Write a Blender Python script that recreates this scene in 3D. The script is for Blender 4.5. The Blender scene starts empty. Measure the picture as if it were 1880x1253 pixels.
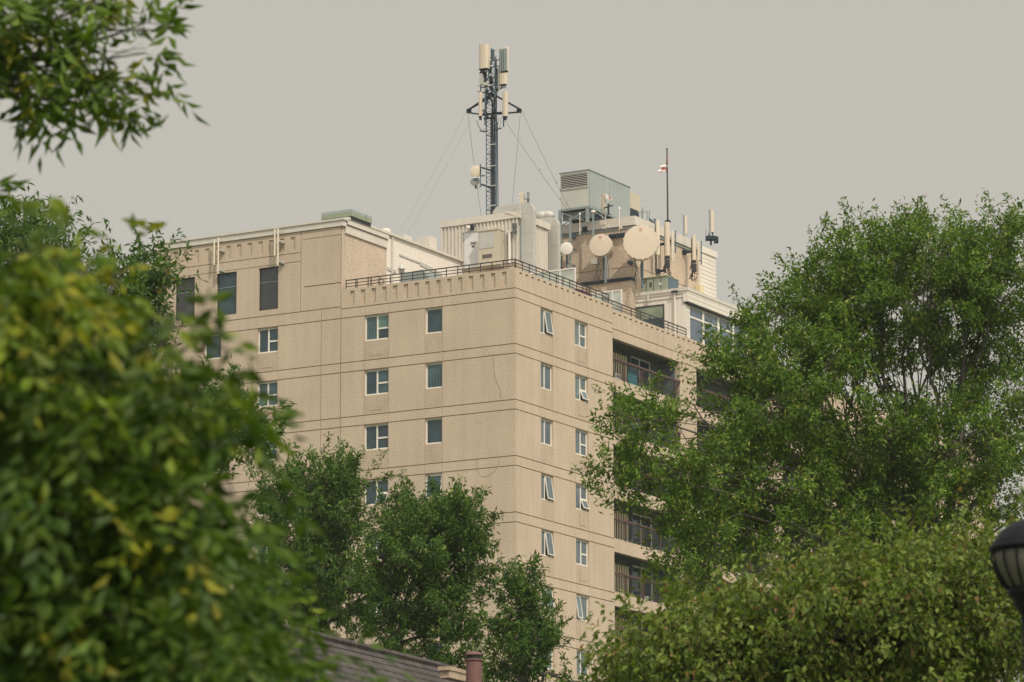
import bpy, math, random
import numpy as np
from mathutils import Vector
PI = math.pi
S = bpy.context.scene
COL = S.collection
random.seed(7)

# ---------------------------------------------------------------- camera, sky, sun
CAM = Vector((94.4433, -166.4555, 1.7393))
YAW, PITCH, ROLL, FPX = .5170, .1989, -.0027, 7271.03
cy, sy, cp, sp = math.cos(YAW), math.sin(YAW), math.cos(PITCH), math.sin(PITCH)
FW = Vector((-sy*cp, cy*cp, sp)); R0 = Vector((cy, sy, 0)); U0 = R0.cross(FW)
RT = R0*math.cos(ROLL) + U0*math.sin(ROLL); UP = U0*math.cos(ROLL) - R0*math.sin(ROLL)
cd = bpy.data.cameras.new('camera'); cam = bpy.data.objects.new('camera', cd); COL.objects.link(cam)
from mathutils import Matrix
cam.matrix_world = Matrix(((RT.x, UP.x, -FW.x, CAM.x), (RT.y, UP.y, -FW.y, CAM.y), (RT.z, UP.z, -FW.z, CAM.z), (0, 0, 0, 1)))
cd.sensor_width = 36; cd.lens = FPX/1880*36; cd.clip_end = 20000; cd.clip_start = .1
cd.dof.use_dof = True; cd.dof.focus_distance = 185; cd.dof.aperture_fstop = 6.5
S.camera = cam
SUN = Vector((.557, -.371, .743)).normalized()
w = bpy.data.worlds.new('World'); S.world = w; w.use_nodes = True
nt = w.node_tree; N, L = nt.nodes, nt.links; N.clear()
def nn(t, **k):
    n = N.new(t)
    for a, b in k.items(): setattr(n, a, b)
    return n
out = nn('ShaderNodeOutputWorld'); bg = nn('ShaderNodeBackground')
sky = nn('ShaderNodeTexSky', sky_type='NISHITA'); sky.sun_disc = False
sky.sun_elevation = math.asin(SUN.z); sky.sun_rotation = math.atan2(SUN.x, SUN.y)
sky.dust_density = 6; sky.air_density = 1
sc = nn('ShaderNodeVectorMath', operation='SCALE'); sc.inputs['Scale'].default_value = .075
L.new(sky.outputs[0], sc.inputs[0])
geo = nn('ShaderNodeTexCoord'); dot = nn('ShaderNodeVectorMath', operation='DOT_PRODUCT'); dot.inputs[1].default_value = SUN
L.new(geo.outputs['Generated'], dot.inputs[0])
mr = nn('ShaderNodeMapRange', interpolation_type='SMOOTHERSTEP')
mr.inputs[1].default_value = -.35; mr.inputs[2].default_value = 1.0; mr.inputs[3].default_value = 0; mr.inputs[4].default_value = 1
L.new(dot.outputs['Value'], mr.inputs[0])
HZ = nn('ShaderNodeMix', data_type='RGBA'); HZ.inputs[6].default_value = (.570, .543, .480, 1); HZ.inputs[7].default_value = (1.25, 1.2, 1.1, 1)
L.new(mr.outputs[0], HZ.inputs[0])
MX = nn('ShaderNodeMix', data_type='RGBA'); MX.inputs[0].default_value = .93
L.new(sc.outputs[0], MX.inputs[6]); L.new(HZ.outputs[2], MX.inputs[7])
L.new(MX.outputs[2], bg.inputs[0]); bg.inputs[1].default_value = 1.0
L.new(bg.outputs[0], out.inputs[0])
sd = bpy.data.lights.new('sun', 'SUN'); sd.energy = 3.05; sd.angle = math.radians(.9); sd.color = (1, .9, .76)
so = bpy.data.objects.new('sun', sd); COL.objects.link(so); so.location = (60, -60, 90)
so.rotation_euler = SUN.to_track_quat('Z', 'Y').to_euler()
S.view_settings.view_transform = 'Standard'; S.view_settings.look = 'None'; S.view_settings.exposure = 0; S.view_settings.gamma = 1
try:
    S.cycles.max_bounces = 6; S.cycles.diffuse_bounces = 3; S.cycles.glossy_bounces = 2; S.cycles.transmission_bounces = 4; S.cycles.transparent_max_bounces = 8
except Exception: pass

# ---------------------------------------------------------------- where a sight line meets a real plane / distance
def ray(px, py):
    return (FW*FPX + RT*(px-940) - UP*(py-626.5)).normalized()
def on(px, py, ax, v):
    d = ray(px, py); i = 'xyz'.index(ax); return CAM + d*((v-CAM[i])/d[i])
def far(px, py, D):
    d = ray(px, py); return CAM + d*(D/math.hypot(d.x, d.y))

# ---------------------------------------------------------------- materials
def mat(name, col, rough=.8, metal=0, spec=.5, var=0, vs=3, speck=0, ss=14, bump=0, streak=0):
    m = bpy.data.materials.new(name); m.use_nodes = True; t = m.node_tree; b = t.nodes['Principled BSDF']
    b.inputs['Base Color'].default_value = (*col, 1); b.inputs['Roughness'].default_value = rough; b.inputs['Metallic'].default_value = metal
    b.inputs['Specular IOR Level'].default_value = spec
    cur = None
    def mul(src, lo, hi, fac_out):
        nonlocal cur
        r = t.nodes.new('ShaderNodeMapRange'); r.inputs[1].default_value = .25; r.inputs[2].default_value = .75
        r.inputs[3].default_value = lo; r.inputs[4].default_value = hi
        t.links.new(fac_out, r.inputs[0])
        v = t.nodes.new('ShaderNodeVectorMath'); v.operation = 'SCALE'
        if cur is None: v.inputs[0].default_value = col
        else: t.links.new(cur, v.inputs[0])
        t.links.new(r.outputs[0], v.inputs['Scale']); cur = v.outputs[0]
    tc = t.nodes.new('ShaderNodeTexCoord')
    def noise(scale, det=3, stretch=None):
        n = t.nodes.new('ShaderNodeTexNoise'); n.inputs['Scale'].default_value = scale; n.inputs['Detail'].default_value = det
        if stretch:
            mp = t.nodes.new('ShaderNodeMapping'); mp.inputs['Scale'].default_value = stretch
            t.links.new(tc.outputs['Object'], mp.inputs[0]); t.links.new(mp.outputs[0], n.inputs[0])
        else: t.links.new(tc.outputs['Object'], n.inputs[0])
        return n.outputs['Fac']
    if var: mul(None, 1-var, 1+var, noise(vs, 4))
    if speck:
        sn = noise(ss, 2); mul(None, 1-speck, 1+speck, sn)
    if streak: mul(None, 1-streak, 1+streak*.6, noise(1, 4, (2.2, 2.2, .16)))
    if cur is not None: t.links.new(cur, b.inputs['Base Color'])
    if bump:
        bn = t.nodes.new('ShaderNodeBump'); bn.inputs['Strength'].default_value = bump; bn.inputs['Distance'].default_value = .02
        t.links.new(noise(ss, 3), bn.inputs['Height']); t.links.new(bn.outputs[0], b.inputs['Normal'])
    return m
M = {}
CONC = (.50, .405, .312)
M['concrete'] = mat('exposed_aggregate', CONC, .95, spec=.1, var=.07, vs=.4, speck=.27, ss=17, streak=.08)
M['concrete_dark'] = mat('weathered_aggregate', (.41, .325, .235), .95, spec=.1, var=.08, vs=.6, speck=.27, ss=17, streak=.08)
M['stain'] = mat('rain_stained_aggregate', (.455, .365, .28), .95, spec=.1, var=.07, vs=1.6, speck=.27, ss=17, streak=.1)
M['groove'] = mat('joint_sealant', (.25, .195, .14), .9, var=.1)
M['smooth_conc'] = mat('smooth_concrete', (.53, .42, .30), .9, spec=.1, var=.06, vs=2, speck=.05, streak=.06)
M['white_frame'] = mat('white_vinyl', (.72, .68, .60), .5, var=.04)
M['white_metal'] = mat('white_painted_metal', (.58, .535, .47), .55, var=.05, vs=1.2, streak=.07)
M['siding'] = mat('white_siding', (.69, .635, .565), .6, var=.03, vs=1, streak=.04)
M['dark_frame'] = mat('brown_aluminium', (.035, .03, .028), .5)
M['galv'] = mat('galvanised_steel', (.46, .45, .41), .5, metal=.1, var=.09, vs=1.5, streak=.08)
M['steel_paint'] = mat('blue_grey_painted_steel', (.22, .26, .255), .55, var=.1, vs=2)
M['steel_dark'] = mat('dark_steel', (.022, .036, .048), .7, spec=.2, var=.15, vs=3)
M['steel_mid'] = mat('weathered_steel', (.09, .13, .16), .7, spec=.25, var=.15, vs=3)
M['hvac'] = mat('pale_green_grey_panel', (.46, .47, .42), .5, var=.05, vs=1, streak=.05)
M['hvac_side'] = mat('blue_grey_panel', (.29, .33, .32), .5, var=.05, vs=1, streak=.06)
M['hvac_g'] = mat('sage_green_panel', (.24, .275, .19), .55, var=.06, vs=1, streak=.05)
M['cabinet'] = mat('beige_enamel', (.48, .43, .33), .5, var=.05)
M['ac_green'] = mat('grey_green_cabinet', (.27, .30, .23), .6, var=.1, vs=3, streak=.08)
M['cream'] = mat('cream_radome', (.58, .49, .385), .5, var=.03, vs=1)
M['cream2'] = mat('pale_cream_radome', (.62, .55, .44), .5, var=.02)
M['whitepaint'] = mat('white_fibreglass', (.68, .64, .59), .45)
M['rail'] = mat('dark_painted_rail', (.03, .026, .026), .5)
M['rail_brown'] = mat('oxblood_painted_wood', (.085, .038, .035), .6, var=.1)
M['black'] = mat('black_rubber', (.012, .013, .016), .6)
M['red'] = mat('red_print', (.55, .08, .07), .7)
M['faded_red'] = mat('faded_red_print', (.60, .36, .29), .7, var=.15, vs=20)
M['ink'] = mat('dark_print', (.06, .05, .05), .7)
M['cable'] = mat('grey_cable', (.10, .11, .11), .6)
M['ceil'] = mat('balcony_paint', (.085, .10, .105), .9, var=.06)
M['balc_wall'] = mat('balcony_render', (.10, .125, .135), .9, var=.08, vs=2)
M['blind'] = mat('vertical_blind', (.75, .64, .42), .8)
M['blind_dark'] = mat('shaded_blind_gap', (.06, .07, .075), .8)
M['rust'] = mat('rusted_flue', (.155, .075, .068), .75, var=.14, vs=4, speck=.1, ss=30)
M['flag_white'] = mat('white_flag_cloth', (.85, .78, .75), .9)
M['roofdeck'] = mat('roof_gravel', (.30, .28, .24), .95, var=.1)
M['bark'] = mat('bark', (.055, .048, .042), .95, var=.25, vs=8, bump=.5)
M['bark_pale'] = mat('pale_bark', (.13, .115, .095), .95, var=.25, vs=6, bump=.5)
M['teal'] = mat('teal_towel', (.03, .19, .23), .9, var=.15, vs=6)
M['pink'] = mat('pink_petals', (.55, .10, .22), .8)
M['redflower'] = mat('red_petals', (.40, .05, .04), .8)
M['purple'] = mat('purple_cloth', (.13, .04, .10), .9)
M['plastic_white'] = mat('white_plastic', (.62, .62, .60), .5)
M['plastic_green'] = mat('leaf_green_plant', (.05, .10, .03), .8)
M['grass'] = mat('grass_ground', (.07, .10, .04), .95, var=.3, vs=.3)
M['lamp_black'] = mat('black_lamp_paint', (.008, .009, .012), .5, spec=.12, var=.1)
M['lamp_glass'] = mat('frosted_lamp_glass', (.10, .092, .075), .4)
def glass(name, col, stripes=0, sc_=9., refl=.5, lo=.55):
    m = bpy.data.materials.new(name); m.use_nodes = True; t = m.node_tree; b = t.nodes['Principled BSDF']
    b.inputs['Roughness'].default_value = .07; b.inputs['Specular IOR Level'].default_value = refl
    b.inputs['Base Color'].default_value = (*col, 1)
    tc = t.nodes.new('ShaderNodeTexCoord')
    sep = t.nodes.new('ShaderNodeSeparateXYZ'); t.links.new(tc.outputs['Object'], sep.inputs[0])
    ad = t.nodes.new('ShaderNodeMath'); ad.operation = 'ADD'; t.links.new(sep.outputs[0], ad.inputs[0]); t.links.new(sep.outputs[1], ad.inputs[1])
    nz = t.nodes.new('ShaderNodeTexNoise'); nz.inputs['Scale'].default_value = 1.3; t.links.new(tc.outputs['Object'], nz.inputs[0])
    r = t.nodes.new('ShaderNodeMapRange'); r.inputs[1].default_value = .3; r.inputs[2].default_value = .7; r.inputs[3].default_value = .72; r.inputs[4].default_value = 1.3
    t.links.new(nz.outputs['Fac'], r.inputs[0])
    v = t.nodes.new('ShaderNodeVectorMath'); v.operation = 'SCALE'; v.inputs[0].default_value = col; t.links.new(r.outputs[0], v.inputs['Scale'])
    cur = v.outputs[0]
    if stripes:
        s1 = t.nodes.new('ShaderNodeMath'); s1.operation = 'MULTIPLY'; s1.inputs[1].default_value = sc_*2*PI; t.links.new(ad.outputs[0], s1.inputs[0])
        s2 = t.nodes.new('ShaderNodeMath'); s2.operation = 'SINE'; t.links.new(s1.outputs[0], s2.inputs[0])
        s3 = t.nodes.new('ShaderNodeMapRange'); s3.inputs[1].default_value = -1; s3.inputs[2].default_value = 1; s3.inputs[3].default_value = lo; s3.inputs[4].default_value = 1.25
        t.links.new(s2.outputs[0], s3.inputs[0])
        v2 = t.nodes.new('ShaderNodeVectorMath'); v2.operation = 'SCALE'; t.links.new(cur, v2.inputs[0]); t.links.new(s3.outputs[0], v2.inputs['Scale']); cur = v2.outputs[0]
    t.links.new(cur, b.inputs['Base Color'])
    return m
M['g_dark'] = glass('dark_window_glass', (.028, .055, .068))
M['g_curt'] = glass('curtained_window_glass', (.05, .095, .105), 1, 6., .5, .75)
M['g_green'] = glass('green_curtain_glass', (.10, .20, .17))
M['g_blue'] = glass('sky_blue_window_glass', (.075, .105, .125), 1, 3., .7, .9)
M['g_bluecurt'] = glass('curtained_blue_glass', (.11, .15, .155), 1, 5., .6, .8)
M['g_sage'] = glass('pale_green_blind_glass', (.20, .24, .18))
M['g_brown'] = glass('smoked_window_glass', (.038, .042, .044))
M['g_lounge'] = glass('lounge_window_glass', (.07, .105, .145), 0, 1, .9)
M['g_pale'] = glass('pale_screen_glass', (.40, .43, .37), 0)

# ---------------------------------------------------------------- mesh builder
class MB:
    def __init__(s): s.v = []; s.f = []; s.m = []
    def add(s, vs, fs, mi=0):
        o = len(s.v); s.v += [tuple(p) for p in vs]; s.f += [tuple(i+o for i in f) for f in fs]; s.m += [mi]*len(fs); return s
    def hexa(s, p, mi=0):
        return s.add(p, [(0, 3, 2, 1), (4, 5, 6, 7), (0, 1, 5, 4), (1, 2, 6, 5), (2, 3, 7, 6), (3, 0, 4, 7)], mi)
    def box(s, x0, x1, y0, y1, z0, z1, mi=0):
        return s.hexa([(x0, y0, z0), (x1, y0, z0), (x1, y1, z0), (x0, y1, z0), (x0, y0, z1), (x1, y0, z1), (x1, y1, z1), (x0, y1, z1)], mi)
    def ob(s, c, a, b, d, mi=0):
        c, a, b, d = Vector(c), Vector(a), Vector(b), Vector(d)
        return s.hexa([c-a-b-d, c+a-b-d, c+a+b-d, c-a+b-d, c-a-b+d, c+a-b+d, c+a+b+d, c-a+b+d], mi)
    def bar(s, p0, p1, w_, h_=None, mi=0):
        p0, p1 = Vector(p0), Vector(p1); h_ = h_ or w_; d = (p1-p0); L_ = d.length
        if L_ < 1e-6: return s
        d.normalize(); u = Vector((0, 0, 1)) if abs(d.z) < .9 else Vector((1, 0, 0))
        a = d.cross(u).normalized(); b = a.cross(d)
        return s.ob((p0+p1)/2, a*w_/2, b*h_/2, d*L_/2, mi)
    def tube(s, pts, r, n=6, mi=0, cap=True):
        pts = [Vector(p) for p in pts]; rs = r if isinstance(r, (list, tuple)) else [r]*len(pts)
        o = len(s.v); prev = None
        for i, p in enumerate(pts):
            d = (pts[min(i+1, len(pts)-1)]-pts[max(i-1, 0)])
            if d.length < 1e-9: d = Vector((0, 0, 1))
            d.normalize()
            if prev is None:
                a = d.cross(Vector((0, 0, 1)) if abs(d.z) < .9 else Vector((1, 0, 0))).normalized()
            else:
                a = (prev - d*prev.dot(d)); a = a.normalized() if a.length > 1e-6 else d.orthogonal().normalized()
            prev = a; b = d.cross(a)
            for k in range(n):
                t = 2*PI*k/n; s.v.append(tuple(p + (a*math.cos(t)+b*math.sin(t))*rs[i]))
        for i in range(len(pts)-1):
            for k in range(n):
                k2 = (k+1) % n
                s.f.append((o+i*n+k, o+i*n+k2, o+(i+1)*n+k2, o+(i+1)*n+k)); s.m.append(mi)
        if cap:
            s.f.append(tuple(o+k for k in range(n))[::-1]); s.m.append(mi)
            e = o+(len(pts)-1)*n; s.f.append(tuple(e+k for k in range(n))); s.m.append(mi)
        return s
    def lathe(s, c, ax, prof, n=32, mi=0):
        c = Vector(c); ax = Vector(ax).normalized(); a = ax.orthogonal().normalized(); b = ax.cross(a); o = len(s.v)
        for r, h in prof:
            for k in range(n):
                t = 2*PI*k/n; s.v.append(tuple(c + ax*h + (a*math.cos(t)+b*math.sin(t))*max(r, 1e-4)))
        for i in range(len(prof)-1):
            for k in range(n):
                k2 = (k+1) % n; s.f.append((o+i*n+k, o+i*n+k2, o+(i+1)*n+k2, o+(i+1)*n+k)); s.m.append(mi)
        return s
    def prism(s, poly, d, mi=0):
        d = Vector(d); n = len(poly); P0 = [Vector(p) for p in poly]; P1 = [p+d for p in P0]
        return s.add(P0+P1, [tuple(range(n))[::-1], tuple(range(n, 2*n))] + [(i, (i+1) % n, n+(i+1) % n, n+i) for i in range(n)], mi)
    def build(s, name, mats, parent=None, smooth=False, label=None):
        org = Vector((0, 0, 0)); p = parent
        while p is not None: org += p.location; p = p.parent
        me = bpy.data.meshes.new(name)
        me.from_pydata([(x-org.x, y-org.y, z-org.z) for x, y, z in s.v], [], s.f)
        for m_ in (mats if isinstance(mats, (list, tuple)) else [mats]): me.materials.append(m_ if not isinstance(m_, str) else M[m_])
        me.polygons.foreach_set('material_index', s.m)
        if smooth: me.polygons.foreach_set('use_smooth', [True]*len(s.f))
        me.update()
        o = bpy.data.objects.new(name, me); COL.objects.link(o)
        if parent is not None: o.parent = parent
        if label: o['label'] = label
        return o
def smooth_angle(o, deg=40):
    try:
        bpy.context.view_layer.objects.active = o; o.select_set(True)
        bpy.ops.object.shade_smooth_by_angle(angle=math.radians(deg)); o.select_set(False)
    except Exception: pass
def thing(name, label, cat, loc, group=None):
    o = bpy.data.objects.new(name, None); COL.objects.link(o); o.location = loc; o.empty_display_size = .3
    o['label'] = label; o['category'] = cat
    if group: o['group'] = group
    return o
def tag(o, label, cat, group=None):
    o['label'] = label; o['category'] = cat
    if group: o['group'] = group
    return o
def struct(o): o['kind'] = 'structure'; return o
X_, Y_, Z_ = Vector((1, 0, 0)), Vector((0, 1, 0)), Vector((0, 0, 1))

# ---------------------------------------------------------------- ground
g = MB(); g.add([(-3000, -3000, 0), (3000, -3000, 0), (3000, 3000, 0), (-3000, 3000, 0)], [(0, 1, 2, 3)])
struct(g.build('ground', 'grass'))

# ---------------------------------------------------------------- facade as a relief of cells
def relief(mb, org, U, Nn, u0, u1, v0, v1, cuts):
    """cuts: (u0,u1,v0,v1,depth,back material index or None for an open hole)"""
    us = sorted({round(x, 4) for c in cuts for x in c[:2] if u0 < x < u1} | {u0, u1})
    vs = sorted({round(x, 4) for c in cuts for x in c[2:4] if v0 < x < v1} | {v0, v1})
    nu, nv = len(us)-1, len(vs)-1
    dep = [[0.]*nv for _ in range(nu)]; bk = [[0]*nv for _ in range(nu)]
    for c in cuts:
        for i in range(nu):
            um = (us[i]+us[i+1])/2
            if not (c[0] < um < c[1]): continue
            for j in range(nv):
                vm = (vs[j]+vs[j+1])/2
                if c[2] < vm < c[3] and c[4] > dep[i][j]: dep[i][j] = c[4]; bk[i][j] = c[5]
    P = lambda u, v, d: org + U*u + Z_*v - Nn*d
    flip = U.cross(Z_).dot(Nn) < 0
    def q(a, b, c, d, mi):
        mb.add([a, b, c, d], [(3, 2, 1, 0) if flip else (0, 1, 2, 3)], mi)
    for i in range(nu):
        for j in range(nv):
            d = dep[i][j]; m = bk[i][j]
            if m is not None: q(P(us[i], vs[j], d), P(us[i+1], vs[j], d), P(us[i+1], vs[j+1], d), P(us[i], vs[j+1], d), m)
            if i+1 < nu and abs(dep[i+1][j]-d) > 1e-5:
                mb.add([P(us[i+1], vs[j], d), P(us[i+1], vs[j], dep[i+1][j]), P(us[i+1], vs[j+1], dep[i+1][j]), P(us[i+1], vs[j+1], d)], [(0, 1, 2, 3)], 0)
            if j+1 < nv and abs(dep[i][j+1]-d) > 1e-5:
                mb.add([P(us[i], vs[j+1], d), P(us[i], vs[j+1], dep[i][j+1]), P(us[i+1], vs[j+1], dep[i][j+1]), P(us[i+1], vs[j+1], d)], [(0, 1, 2, 3)], 0)
H = 2.8
A = lambda k: 43-H*k
B = lambda k: 42.513-H*k
GW = .022
def hline(z, u0, u1, w_=GW, d=.045): return (u0, u1, z-w_, z+w_, d, 1)
def vline(u, v0, v1, w_=.011, d=.03): return (u-w_, u+w_, v0, v1, d, 0)

bld = thing('apartment_building', 'tall beige concrete apartment block with rooftop equipment, filling the middle of the view', 'building', (-5, 10, 0))
MATW = [M['concrete'], M['groove'], M['stain'], M['smooth_conc']]
TOPK = 15
# ---- left facade (faces -y), x = u
main_w = [(-8.76, -7.33, 'quad'), (-5.19, -4.2, 'single')]
left_w = [(-15.2, -13.96, 'quad'), (-18.49, -17.44, 'single')]
TOPW = [(-20.35, -19.12), (-17.76, -16.52), (-15.17, -13.97)]
def floors(u0, u1, ws, k0z):
    c = []
    for k in range(TOPK):
        c += [hline(B(k), u0, u1), hline(A(k) if k else k0z, u0, u1)]
        for a, b, kd in ws:
            c.append((a, b, B(k)-1.32, B(k)-.03, .18, None if k < 8 else 1))
            c.append((a-.02, b+.02, A(k+1)+.03, B(k)-1.32, .004, 2))
            if kd == 'quad': c.append((a-.02, b+.02, B(k)-1.345, B(k)-1.32, .006, 3))
    return c
lw = MB()
c = floors(-10.15, 0, main_w, 43.0)
for u in (-8.78, -7.31, -5.21, -4.18): c.append(vline(u, 1, 43.0, .008, .02))
for i in range(15):
    u = -9.62+i*.632; c.append((u, u+.26, 43.13, 43.88, .075, 0))
relief(lw, Vector((0, 0, 0)), X_, -Y_, -10.15, 0, 0, 44, c)
c = floors(-21.5, -10.15, left_w, 43.12)
for u in (-13.94, -15.22, -17.42, -18.51): c.append(vline(u, 1, 43.0, .008, .02))
c += [vline(-11.34, 1, 43.1, .016, .05), vline(-10.17, 1, 47.3, .02, .05)]
for a, b in TOPW: c.append((a, b, 43.43, 45.67, .18, None))
c += [hline(45.76, -21.5, -12.6, .015), hline(46.22, -21.5, -12.6, .018), vline(-12.6, 43.2, 47.3, .02, .05),
      (-12.4, -10.2, 44.36, 44.41, .06, 1), (-12.5, -10.2, 46.86, 46.9, .03, 0)]
for i in range(13):
    uu = -21.15+i*.66; c.append((uu, uu+.27, 46.4, 47.08, .06, 0))
relief(lw, Vector((0, 0, 0)), X_, -Y_, -21.5, -10.15, 0, 47.3, c)
lw.box(-10.1, -.3, .25, .3, 43.4, 43.99)
lw.add([(-10.13, 0, 44), (0, 0, 44), (-.3, .3, 44), (-10.13, .3, 44)], [(0, 1, 2, 3)])
lw.build('facade_wall', MATW, bld, label='left facade of beige panels with recessed joints and small windows')
# ---- right facade (faces +x), y = u
right_w = [(2.55, 3.78, 'double'), (6.1, 7.45, 'quad')]
rw = MB()
c = floors(0, 10.14, right_w, 43.0)
for u in (.16, 2.53, 3.8, 6.08, 7.47): c.append(vline(u, 1, 43.0, .008, .02))
for i in range(16):
    u = .42+i*.605; c += [(u, u+.27, 43.16, 43.8, .012, 0), (u, u+.27, 43.8, 43.88, .08, 1)]  # dark-backed notch at each head stands in for the recess-head shadow
relief(rw, Vector((0, 0, 0)), Y_, X_, 0, 10.14, 0, 44, c)
rw.add([(0, 0, 44), (0, 10.14, 44), (-.3, 10.14, 44), (-.3, .3, 44)], [(0, 1, 2, 3)])
rw.box(-.3, -.25, .3, 10.14, 43.4, 43.99)
rw.add([(0, 10.14, 0), (-.6, 10.14, 0), (-.6, 10.14, 44), (0, 10.14, 44)], [(0, 1, 2, 3)])
rw.build('facade_wall', MATW, bld, label='right facade of sunlit beige panels with narrow windows')
# ---- balcony stack (plane x = -.6)
bays = [(10.14, 18.87), (20.8, 29.5), (31.4, 40.1), (42.0, 50.7)]
c = []
for k in range(TOPK):
    for a, b in bays: c.append((a, b, A(k+1)+.2, B(k), .3, None))
    for a, b in [(18.87, 20.8), (29.5, 31.4), (40.1, 42.0), (50.7, 62)]: c += [hline(A(k), a, b), hline(B(k), a, b)]
c.append(hline(43.0, 10.3, 62))
for i in range(84):
    u = 10.75+i*.605; c += [(u, u+.27, 43.16, 43.8, .012, 0), (u, u+.27, 43.8, 43.88, .08, 1)]  # same dark notch for the shadow at each recess head
bw = MB(); relief(bw, Vector((-.6, 0, 0)), Y_, X_, 10.14, 62, 0, 44, c)
bw.add([(-.6, 10.14, 44), (-.6, 62, 44), (-.9, 62, 44), (-.9, 10.14, 44)], [(0, 1, 2, 3)])
bw.build('facade_wall', MATW, bld, label='balcony facade set back beside the sunlit corner bay')
# recess interiors
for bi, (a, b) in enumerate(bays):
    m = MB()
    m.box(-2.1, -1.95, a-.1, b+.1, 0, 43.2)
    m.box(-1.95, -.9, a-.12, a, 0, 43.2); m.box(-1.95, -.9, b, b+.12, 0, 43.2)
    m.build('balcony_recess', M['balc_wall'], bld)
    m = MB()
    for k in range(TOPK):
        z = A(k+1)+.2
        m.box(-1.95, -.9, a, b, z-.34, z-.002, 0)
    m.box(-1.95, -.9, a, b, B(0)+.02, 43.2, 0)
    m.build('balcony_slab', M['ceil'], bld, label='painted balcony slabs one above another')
# back and far sides, roof decks
bk = MB()
bk.box(-21.5, -21.2, .3, 30, 0, 47.3); bk.box(-21.2, -2.2, 29.7, 30, 0, 47.0) ; bk.box(-14, -1.0, 61.7, 62, 0, 44); bk.box(-14.3, -14, 30, 62, 0, 44)
bk.build('rear_wall', M['concrete'], bld)
rd = MB(); rd.box(-10.15, -.3, .3, 10.1, 43.2, 43.4); rd.box(-10.15, -.95, 10.1, 30, 43.2, 43.4); rd.box(-21.2, -10.2, .3, 29.7, 47.1, 47.35); rd.box(-14, -.95, 30, 61.7, 43.2, 43.4)
rd.build('roof_deck', M['roofdeck'], bld)

# ---------------------------------------------------------------- windows
def window(org, U, Nn, u0, u1, v0, v1, kind, pane='g_dark', openk=None, frame='white_frame', fw=.07, panes=None, sub=None):
    """frame is the part; panes and opening sash are its sub-parts"""
    P = lambda u, v, d: org + U*u + Z_*v - Nn*d
    m = MB()
    def fb(a, b, c_, d_, e0=.10, e1=.16):
        m.ob((P(a, c_, e0)+P(b, d_, e1))/2, U*(b-a)/2, Z_*(d_-c_)/2, Nn*(e1-e0)/2)
    fb(u0, u0+fw, v0, v1); fb(u1-fw, u1, v0, v1); fb(u0+fw, u1-fw, v0, v0+fw*1.1); fb(u0+fw, u1-fw, v1-fw, v1)
    cells = []; uc = u0+(u1-u0)*.5; vc = v0+(v1-v0)*.46; a0, a1, b0, b1 = u0+fw, u1-fw, v0+fw*1.1, v1-fw
    if kind == 'quad':
        fb(uc-.04, uc+.04, b0, b1); fb(uc+.04, a1, vc-.04, vc+.04)
        cells = [(a0, uc-.04, b0, b1), (uc+.04, a1, vc+.04, b1), (uc+.04, a1, b0, vc-.04)]
    elif kind == 'double':
        uc = u0+(u1-u0)*.42; fb(uc-.035, uc+.035, b0, b1)
        cells = [(a0, uc-.035, b0, b1), (uc+.035, a1, b0, b1)]
    elif kind == 'tall':
        vt = v0+(v1-v0)*.66; cells = [(a0, a1, b0, vt-.012), (a0, a1, vt+.012, b1)]
    else: cells = [(a0, a1, b0, b1)]
    fo = m.build('window', M[frame], bld)
    if kind == 'tall':
        m = MB(); fb(a0, a1, vt-.014, vt+.014, .11, .14); m.build('transom', M['steel_paint'], fo)
    for i, (a, b, c_, d_) in enumerate(cells):
        pm = (panes[i] if panes else pane)
        if openk == i:
            # top-hung sash swung out at the bottom
            ang = math.radians((8.5 if d_-c_ > .8 else 22) if kind != 'single' else 6); hz = d_-c_
            dn = (-Z_*math.cos(ang) + Nn*math.sin(ang)); nn_ = (Nn*math.cos(ang) + Z_*math.sin(ang)); top = P((a+b)/2, d_, .10)
            sm = MB(); cc = top + dn*hz/2; hw = (b-a)/2+.01; t_ = .04
            for sgn in (-1, 1):
                sm.ob(cc + U*sgn*(hw-t_/2), U*t_/2, dn*hz/2, nn_*.022)
                sm.ob(cc + dn*sgn*(hz/2-t_/2), U*(hw-t_), dn*t_/2, nn_*.022)
            sm.build('sash', M[frame], fo)
            gm = MB(); gm.ob(cc, U*(hw-t_), dn*(hz/2-t_), nn_*.006); gm.build('pane', M[pm], fo)
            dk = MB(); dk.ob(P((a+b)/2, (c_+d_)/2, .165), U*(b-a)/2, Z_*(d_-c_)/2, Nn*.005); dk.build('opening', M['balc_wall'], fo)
        else:
            gm = MB(); gm.ob(P((a+b)/2, (c_+d_)/2, .14), U*(b-a)/2, Z_*(d_-c_)/2, Nn*.006); gm.build('pane', M[pm], fo)
    return fo
O0 = Vector((0, 0, 0))
def sleeve(org, U, Nn, u0, v0):
    m = MB(); c_ = org+U*(u0+.37)+Z_*(v0+.25)+Nn*.004
    m.ob(c_, U*.34, Z_*.25, Nn*.006); 
    
    m.build('vent_cover', M['concrete_dark'] if False else M['stain'], bld)
LP = [('g_curt', 'g_green', 'g_dark'), ('g_dark', 'g_curt', 'g_curt'), ('g_dark', 'g_dark', 'g_dark'), ('g_dark', 'g_dark', 'g_dark')]
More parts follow.
